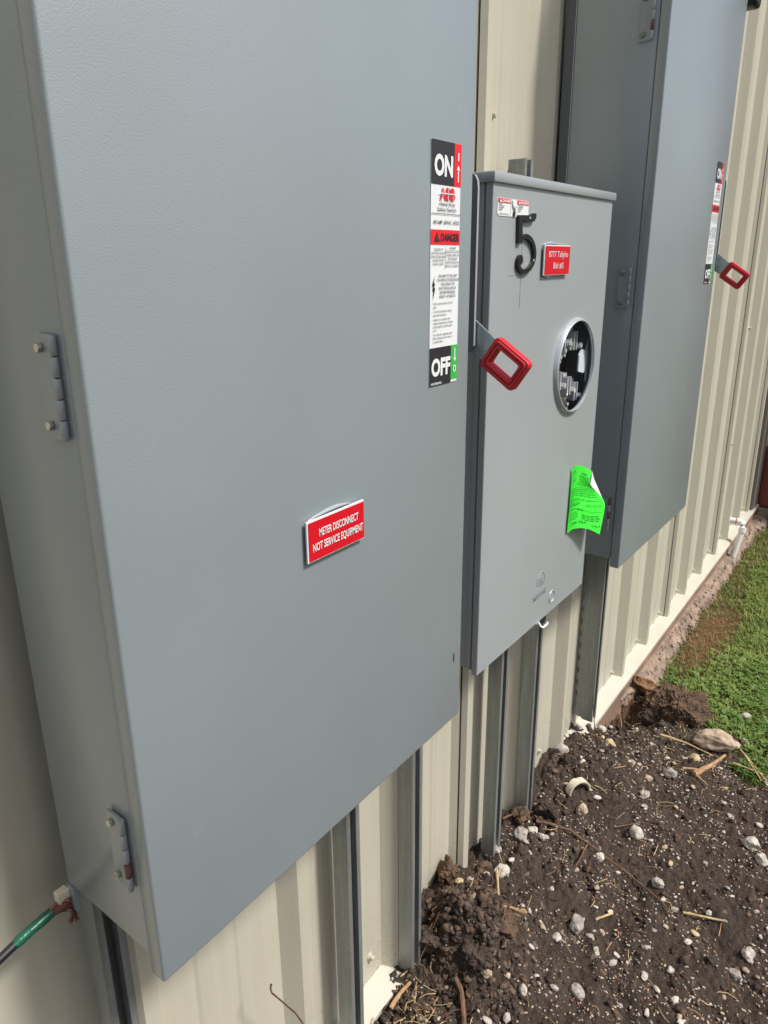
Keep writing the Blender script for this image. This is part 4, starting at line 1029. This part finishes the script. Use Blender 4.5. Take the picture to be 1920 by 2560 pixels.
PEB = [rock_mesh('pebble', 300+i, (ST_W, ST_W, ST_G, ST_T, ST_Y, ST_W, ST_G)[i % 7], 2, .3, .7, i % 4) for i in range(14)]
cnt = 0; tries = 0; pebs = []
while cnt < 290 and tries < 6000:
    tries += 1
    y = rnd.uniform(.02, 1.37); x = rnd.uniform(1.75, 4.45)
    if soil_amt(x, y) < .9 or x < 2.7-.75*y: continue
    if math.hypot((x-2.26)/.22, (y-1.2)/.2) < 1 and rnd.random() < .85: continue
    s = .013+.026*rnd.random()**2.0
    o = put_rock('pebble', PEB[cnt % 14], x, y, s, 'pebble', 'pebble', 'small pebbles scattered on the soil', sink=rnd.uniform(.1, .4), sc=(1.25, 1, .8))
    pebs.append((o, x, y, ('white', 'white', 'grey', 'tan', 'yellowish', 'white', 'grey')[cnt % 7])); cnt += 1
MARKS = [('large cracked grey rock by the strut', 2.763, 1.395), ('white rock at the flashing end', 4.272, 1.375), ('rough grey pointed lump', 2.687, .89), ('smooth pale oval stone', 3.424, .852),
         ('flat white chip right of the branch', 3.164, .653), ('angular stone above the upright straw', 2.68, 1.29), ('broken white pipe arch', 3.45, 1.19), ('flat grey stone by the splinter', 4.018, .844),
         ('chalky white broken stone', 3.741, .327), ('round grey stone at the bottom', 2.387, .759), ('cream stone at the lower right', 3.019, .20), ('white knobbly stone at bottom left', 2.205, .933),
         ('small oval cream stone low right', 2.724, .462), ('creamy rounded stone below the flashing', 4.06, 1.235), ('brownish flat stone below the pipe arch', 3.338, 1.136), ('bright white stone mid soil', 3.799, .917),
         ('fork of the long branch', 3.143, 1.022), ('clod heap by the strut', 2.26, 1.20), ('straw at the long branch end', 3.10, .42), ('tan rock by the lawn', 4.50, .69)]
ORD = ['nearest', 'second nearest', 'third nearest', 'fourth nearest', 'fifth nearest', 'sixth nearest', 'seventh nearest', 'eighth nearest', 'ninth nearest', 'tenth nearest']
for (o, x, y, c) in pebs:
    best = None
    for (nm, a, b_) in MARKS:
        dd = math.hypot(x-a, y-b_); rank = sum(1 for q in pebs if q[3] == c and math.hypot(q[1]-a, q[2]-b_) < dd)
        if best is None or (rank, dd) < best[:2]: best = (rank, dd, nm)
    rk = ORD[best[0]] if best[0] < len(ORD) else '%dth nearest' % (best[0]+1)
    o['label'] = 'small %s pebble %s to the %s' % (c, rk, best[2])

def scatter(name, protos, places, mats, label):
    """join copies of small prototype meshes into one stuff object"""
    Vs, Fs, Ms = [], [], []; off = 0
    pr = []
    for me in protos:
        v = np.array([p.co[:] for p in me.vertices]); f = np.array([list(p.vertices) for p in me.polygons]); pr.append((v, f))
    for (pi, x, y, z, sx, sy, sz, a, b, mi) in places:
        v, f = pr[pi]; v = v*np.array([sx, sy, sz])
        ca_, sa = math.cos(b), math.sin(b); v = v@np.array([[1, 0, 0], [0, ca_, sa], [0, -sa, ca_]])
        ca_, sa = math.cos(a), math.sin(a); v = v@np.array([[ca_, sa, 0], [-sa, ca_, 0], [0, 0, 1]])
        Vs.append((v+np.array([x, y, z+Z0]))*S); Fs.append(f+off); Ms.append(np.full(len(f), mi)); off += len(v)
    me = big_mesh(name, np.concatenate(Vs), np.concatenate(Fs), mats, 3)
    me.polygons.foreach_set('material_index', np.concatenate(Ms).astype(np.int32))
    o = bpy.data.objects.new(name, me); col.objects.link(o); tag(o, label, None, None, 'stuff'); o['category'] = name.replace('_', ' ')
    return o
small = [rock_mesh('chip', 400+i, ST_W, 1, .35, .7, 1) for i in range(6)]
pl = []
while len(pl) < 10500:
    y = rnd.uniform(-.3, 1.42); x = rnd.uniform(1.5, 4.7)
    if soil_amt(x, y) < .8: continue
    dens = .42+1.25*noise.noise(Vector((x*4.5, y*4.5, 9)))
    if rnd.random() > dens: continue
    if math.hypot((x-2.26)/.24, (y-1.2)/.22) < 1 and rnd.random() < .9: continue
    s = .0014+.0062*rnd.random()**2.4
    pl.append((rnd.randrange(6), x, y, terrain(x, y)+s*rnd.uniform(-.2, .45), s*rnd.uniform(.9, 1.6), s, s*.8, rnd.uniform(0, 6.28), rnd.uniform(-.5, .5), rnd.choice((0, 0, 1, 1, 2, 3, 0, 1, 2, 4))))
scatter('gravel', small, pl, [ST_W, ST_G, ST_T, ST_Y, ST_B], 'tiny white and tan gravel bits mixed into the soil')
cl_ = [rock_mesh('crumb', 500+i, CLOD, 2, .9, .8, i % 3) for i in range(6)]
pl = []
while len(pl) < 6500:
    if rnd.random() < .30: x, y = 2.24+rnd.gauss(0, .12), 1.20+rnd.gauss(0, .11)
    elif rnd.random() < .3: x, y = rnd.uniform(1.7, 2.4), rnd.uniform(.9, 1.4)
    else: y = rnd.uniform(-.2, 1.42); x = rnd.uniform(1.5, 5.1)
    if y > 1.42 or soil_amt(x, y) < .7: continue
    s = .0030+.022*rnd.random()**3.6
    if math.hypot((x-2.26)/.3, (y-1.2)/.25) < 1: s *= 1.0
    pl.append((rnd.randrange(6), x, y, terrain(x, y)-s*.15, s, s*rnd.uniform(.6, 1), s*rnd.uniform(.6, 1), rnd.uniform(0, 6.28), rnd.uniform(-.9, .9), rnd.choice((0, 0, 0, 0, 1, 2))))
scatter('soil_crumbs', cl_, pl, [CLOD, CLODB, CLODC], 'dark crumbs and small clods of loose soil')

for (x, y, sz, sd, lb) in ((4.60, 1.14, .12, 91, 'small dark clod left of the big fibrous clod'), (4.83, .80, .11, 92, 'dark clod wedged between the big fibrous clod and the lawn'), (4.66, .62, .09, 93, 'crumbly dark clod on the lawn edge above the fan of straws'),
                           (3.05, 1.37, .10, 94, 'dark clod against the wall above the long branch start'), (3.62, 1.33, .10, 95, 'brown clod against the wall above the pipe arch'), (2.62, 1.36, .08, 96, 'dark clod left of the cracked grey rock'),
                           (2.10, 1.33, .12, 97, 'large dark clod against the strut in the clod heap'), (2.32, 1.08, .10, 98, 'dark clod on the front slope of the clod heap'), (2.13, 1.12, .11, 99, 'dark clod low on the left of the clod heap')):
    put_rock('clod', rock_mesh('clod', sd, CLOD if sd % 2 else CLODB, 4, .5, .75, 1), x, y, sz, lb, 'clod', sink=.32)

# broken pipe ring
br = thing('pipe_fragment', (3.479, 1.25, -3.02), 'broken white plastic pipe arch sticking up from the soil', 'pipe fragment')
mb = MB(); R0, R1 = .072, .064; nseg = 18; vv = []; fs = []
xc, yc, zc = 3.45, 1.19, terrain(3.45, 1.19)-.012
ax = Vector((.52, .85, 0)).normalized(); sd = Vector((.85, -.52, 0)).normalized()
for k in range(nseg+1):
    t = math.radians(-4+188*k/nseg); le = .045+.018*noise.noise(Vector((k*.6, 2, 1)))
    for r in (R0, R1):
        for q in (0, le):
            p = Vector((xc, yc, zc))+sd*(math.cos(t)*r)+Vector((0, 0, math.sin(t)*r))+ax*q; vv.append(tuple(p))
for k in range(nseg):
    a, b = 4*k, 4*(k+1)
    fs += [(a, b, b+1, a+1), (a+2, a+3, b+3, b+2), (a, a+2, b+2, b), (a+1, b+1, b+3, a+3)]
fs += [(0, 1, 3, 2), (4*nseg, 4*nseg+2, 4*nseg+3, 4*nseg+1)]
mb.add(vv, fs); mb.build('arch', PVCD, br, smooth=True)

# sticks and straws
def stick(name, pts, r, m, label, cat, taper=.5, lift=.012, extra=None, flat=False):
    t = thing(name, (pts[0][0], pts[0][1], terrain(*pts[0])), label, cat)
    mb = MB(); P = []
    for i in range(len(pts)-1):
        for k in range(5):
            f = k/5; x = pts[i][0]*(1-f)+pts[i+1][0]*f; y = pts[i][1]*(1-f)+pts[i+1][1]*f; P.append((x, y))
    P.append(pts[-1]); n = len(P); zs = [terrain(*p) for p in P]
    zs = [sum(zs[max(0, i-4):i+5])/len(zs[max(0, i-4):i+5]) for i in range(n)]
    path = [(p[0]+.004*noise.noise(Vector((p[0]*30, i, 0))), p[1]+.004*noise.noise(Vector((i, p[1]*30, 0))), zs[i]+lift+r) for i, p in enumerate(P)]
    rs = [r*(1-(1-taper)*i/(n-1))*(1+.18*noise.noise(Vector((i*.9, 3, 1)))) for i in range(n)]
    mb.tube(path, rs, 7); mb.build('stem', m, t, smooth=True)
    if extra: extra(t, path)
    return t
def fork(t, path):
    mb = MB(); pts = [(3.143, 1.022), (3.09, 1.018), (3.044, 1.014), (2.969, 1.015)]
    mb.tube([(x, y, terrain(x, y)+.022) for x, y in pts], [.0058, .005, .0045, .003], 6); mb.build('side_shoot', TWIG, t, smooth=True)
stick('branch', [(3.073, 1.289), (3.096, 1.238), (3.15, 1.125), (3.159, 1.022), (3.147, .914), (3.13, .783), (3.086, .674), (3.044, .593), (3.007, .544)], .0085, TWIG, 'long thin curved brown branch with a side shoot lying across the soil', 'branch', .45, .012, fork)
stick('straw_stalk', [(2.628, 1.292), (2.387, 1.15)], .0062, STRAW, 'straight straw stalk lying just right of the clod heap', 'straw', .8)
stick('twig', [(2.37, 1.235), (2.38, 1.173)], .006, WOOD, 'short straw coloured twig beside the straight stalk', 'twig', .5)
def knob(t, path):
    mb = MB(); e = path[-1]; mb.tube([e, (e[0]+.012, e[1]-.02, e[2]), (e[0]+.016, e[1]-.034, e[2]-.004)], [.008, .014, .007], 8); mb.build('knob', WOOD, t, smooth=True)
stick('twig', [(2.339, 1.2), (2.413, 1.068)], .007, WOOD, 'tan twig ending in an orange brown knob', 'twig', .8, .012, knob)
stick('wood_splinter', [(4.087, .719), (4.235, .668), (4.412, .613)], .018, WOOD, 'thick split piece of pale wood leaning on the tan rock', 'wood', .45, .03)
stick('twig', [(4.119, .796), (4.166, .719), (4.20, .68)], .0075, WOOD, 'short thin piece crossing the end of the thick wood splinter', 'twig', .6, .03)
stick('twig', [(4.111, .711), (4.056, .631)], .009, WOOD, 'short stub pointing down from the thick wood splinter', 'twig', .5, .01)
stick('straw_stalk', [(4.378, 1.007), (4.398, .851), (4.369, .672)], .009, STRAW, 'long tapering straw above the wood splinter', 'straw', .4, .035)
stick('straw_stalk', [(4.622, .603), (4.334, .358)], .006, STRAW, 'long straw crossing the fan of stalks by the lawn', 'straw', .7, .03)
stick('straw_stalk', [(4.395, .562), (4.394, .382)], .0065, STRAW, 'lower straw of the fan of stalks by the lawn', 'straw', .7, .03)
stick('straw_stalk', [(4.52, .52), (4.326, .39)], .005, STRAW, 'thin middle straw of the fan of stalks by the lawn', 'straw', .7, .04)
stick('straw_stalk', [(3.067, .501), (3.134, .331)], .006, STRAW, 'lone pale straw near the lower end of the long branch', 'straw', .8)
stick('wood_splinter', [(1.814, 1.354), (1.879, 1.352), (1.94, 1.339)], .010, WOOD, 'flat pale wood splinter near the wall at the bottom', 'wood', .7, .02)
stick('twig', [(2.06, 1.188), (2.034, 1.137), (1.962, 1.082), (1.90, 1.05)], .012, TWIG, 'thick brown curved twig at the bottom of the picture', 'twig', .8)
stick('twig', [(2.953, 1.433), (3.041, 1.393), (3.12, 1.333)], .006, TWIG, 'reddish arched twig at the wall between two struts', 'twig', .5, .03)
stick('straw_stalk', [(2.788, .831), (2.871, .78)], .006, STRAW, 'short pale straw right of the pointed grey lump', 'straw', .8)
stick('twig', [(4.228, 1.022), (4.064, .915)], .004, TWIG, 'thin grey twig above the flat pale grey stone', 'twig', .6)
stick('twig', [(3.393, .953), (3.51, .862), (3.568, .7)], .0035, TWIG, 'hair thin curved rootlet above the oval pebble', 'twig', .5)
t = thing('dry_stem', (1.29, 1.35, -2.6), 'thin reddish dry stem with a hooked tip leaning against the wall at the bottom left', 'twig')
mb = MB(); mb.tube([(1.172, 1.36, -2.238), (1.167, 1.355, -2.228), (1.160, 1.352, -2.236), (1.162, 1.35, -2.255), (1.19, 1.35, -2.31), (1.22, 1.35, -2.37), (1.26, 1.349, -2.45), (1.294, 1.35, -2.539), (1.352, 1.35, -2.70), (1.42, 1.34, -3.1)], [.0035, .004, .0035, .003, .0028, .0028, .003, .003, .0035, .004], 6)
mb.build('stem', TWIG, t, smooth=True)
t = thing('dry_stem', (4.06, 1.33, -2.95), 'thin grey stem standing in front of the lower end of the deep strut', 'twig')
mb = MB(); mb.tube([(3.95, 1.34, -2.62), (3.975, 1.335, -2.72), (4.00, 1.33, -2.84), (4.045, 1.32, -3.0)], [.002, .003, .003, .004], 5); mb.build('stem', TWIG, t, smooth=True)
# straw litter and rootlets, uncountable
mb = MB()
for k in range(420):
    y = rnd.uniform(.0, 1.36); x = rnd.uniform(1.6, 4.8)
    if k < 90: x, y = 1.85+rnd.gauss(0, .10), 1.28+rnd.gauss(0, .07)
    elif k < 150: x, y = 4.35+rnd.gauss(0, .22), .8+rnd.gauss(0, .22)
    elif k < 185: x, y = 2.08+rnd.gauss(0, .02), 1.36+rnd.gauss(0, .02)
    if y > 1.38 or soil_amt(x, y) < .5: continue
    a = rnd.uniform(0, 6.28); l = rnd.uniform(.02, .085); z = terrain(x, y)+.006
    c = .015*rnd.uniform(-1, 1); x2, y2 = x+l*math.cos(a), y+l*math.sin(a)
    if y2 > 1.40: continue
    lift = .03*rnd.random()
    if 150 <= k < 185: lift = .07*rnd.random()+.02; x2 = x+.04*rnd.uniform(-1, 1); y2 = y-.03*rnd.random(); z += .03
    z2 = max(terrain(x2, y2)+.006, z-.01)+lift
    mb.tube([(x, y, z), ((x+x2)/2+c*math.sin(a), (y+y2)/2-c*math.cos(a), (z+z2)/2+.004), (x2, y2, z2)], rnd.uniform(.0009, .0024), 4, mi=rnd.choice((0, 0, 1, 2)), cap=False)
o = mb.build('straw_litter', [STRAW, WOOD, TWIG]); o['kind'] = 'stuff'; o['label'] = 'bits of dry straw and rootlets littered over the soil'; o['category'] = 'straw litter'

# ================================================================== lawn
def lawn_mask(x, y):
    if y > 1.33: return 0
    b = sm(1.45-math.hypot((x-6.2)/.85, (y-1.12)/.24))
    n = noise.noise(Vector((x*1.6, y*3, 2)))
    thin = .22 if (y > 1.02+.20*n and x > 5.6) else (.6+.4*sm(n*2+.6))
    return (1-soil_amt(x, y))*(1-b*.95)*thin
bl = []; clv = []; dry = []
while len(bl) < 46000:
    if rnd.random() < .72: x = rnd.uniform(4.3, 11.5); y = rnd.uniform(.2, 1.34)
    else: x = rnd.uniform(3.0, 14); y = rnd.uniform(-2.2, .3)
    m_ = lawn_mask(x, y)
    if x < 4.3 and y < .3 and soil_amt(x, y) > .3: continue
    if rnd.random() > m_: 
        if rnd.random() < .35 and soil_amt(x, y) < .7 and y < 1.33: dry.append((x, y))
        continue
    bl.append((x, y))
def leaf_mesh(name, P, hgt, wid, m, bend, seedn):
    n = len(P); rs = np.random.RandomState(seedn); P = np.array(P)
    z = np.array([terrain(x, y) for x, y in P])
    a = rs.uniform(0, 2*np.pi, n); h = hgt*rs.uniform(.45, 1.25, n); w = wid*rs.uniform(.6, 1.3, n); be = bend*rs.uniform(.2, 1.4, n)
    dx, dy = np.cos(a), np.sin(a); px, py = -dy, dx
    V = np.zeros((n, 5, 3))
    for k, (t, wf, up) in enumerate([(0, 1, 0), (0, -1, 0), (.55, .8, .62), (.55, -.8, .62), (1, 0, 1)]):
        V[:, k, 0] = P[:, 0]+dx*h*be*t*t+px*w*wf; V[:, k, 1] = P[:, 1]+dy*h*be*t*t+py*w*wf; V[:, k, 2] = z-.004+h*up*(1-.35*be*t)
    V[..., 2] += Z0; V *= S
    i = np.arange(n)[:, None]*5
    F = np.concatenate([i+np.array([[0, 1, 3]]), i+np.array([[0, 3, 2]]), i+np.array([[2, 3, 4]])])
    me = big_mesh(name, V.reshape(-1, 3), F, [m], 3)
    o = bpy.data.objects.new(name, me); col.objects.link(o); return o
o = leaf_mesh('grass', bl, .062, .0042, GRASS, .9, 1); tag(o, 'short green lawn grass right of the footing', None, None, 'stuff'); o['category'] = 'grass'
if dry:
    o = leaf_mesh('dry_grass', dry, .05, .003, DRYG, 1.2, 2); tag(o, 'thin yellowed grass round the bare patch', None, None, 'stuff'); o['category'] = 'dry grass'
# clover and small weeds: round leaflets
Vl, Fl = [], []; off = 0; cn = 0
while cn < 7000:
    if rnd.random() < .80: x = rnd.uniform(4.35, 10.5); y = rnd.uniform(.2, 1.33)
    else: x = rnd.uniform(3.2, 13); y = rnd.uniform(-2, .3)
    if rnd.random() > lawn_mask(x, y)*(.35+.9*max(0, noise.noise(Vector((x*2.3, y*2.3, 5))))+.5*(x < 5.9)): continue
    cn += 1
    z = terrain(x, y)+rnd.uniform(.012, .050); r = rnd.uniform(.004, .0105)*(1.35 if x < 6 else 1)
    a0 = rnd.uniform(0, 6.28); tx_, ty_ = rnd.uniform(-.45, .45), rnd.uniform(-.45, .45)
    for k in range(3):
        a = a0+k*2.094; cx, cy = x+r*.95*math.cos(a), y+r*.95*math.sin(a)
        for q in range(6):
            t = q*1.047; ex, ey = cx+r*.85*math.cos(t), cy+r*.85*math.sin(t)
            Vl.append((ex*S, ey*S, (z+tx_*(ex-x)+ty_*(ey-y)+.15*r*math.cos(3*t)+Z0)*S))
        Fl += [(off, off+1, off+2), (off, off+2, off+3), (off, off+3, off+4), (off, off+4, off+5)]; off += 6
me = big_mesh('clover', np.array(Vl), np.array(Fl), [CLOVER], 3); o = bpy.data.objects.new('clover', me); col.objects.link(o)
tag(o, 'clover and small round leaved weeds in the lawn edge', None, None, 'stuff'); o['category'] = 'clover'
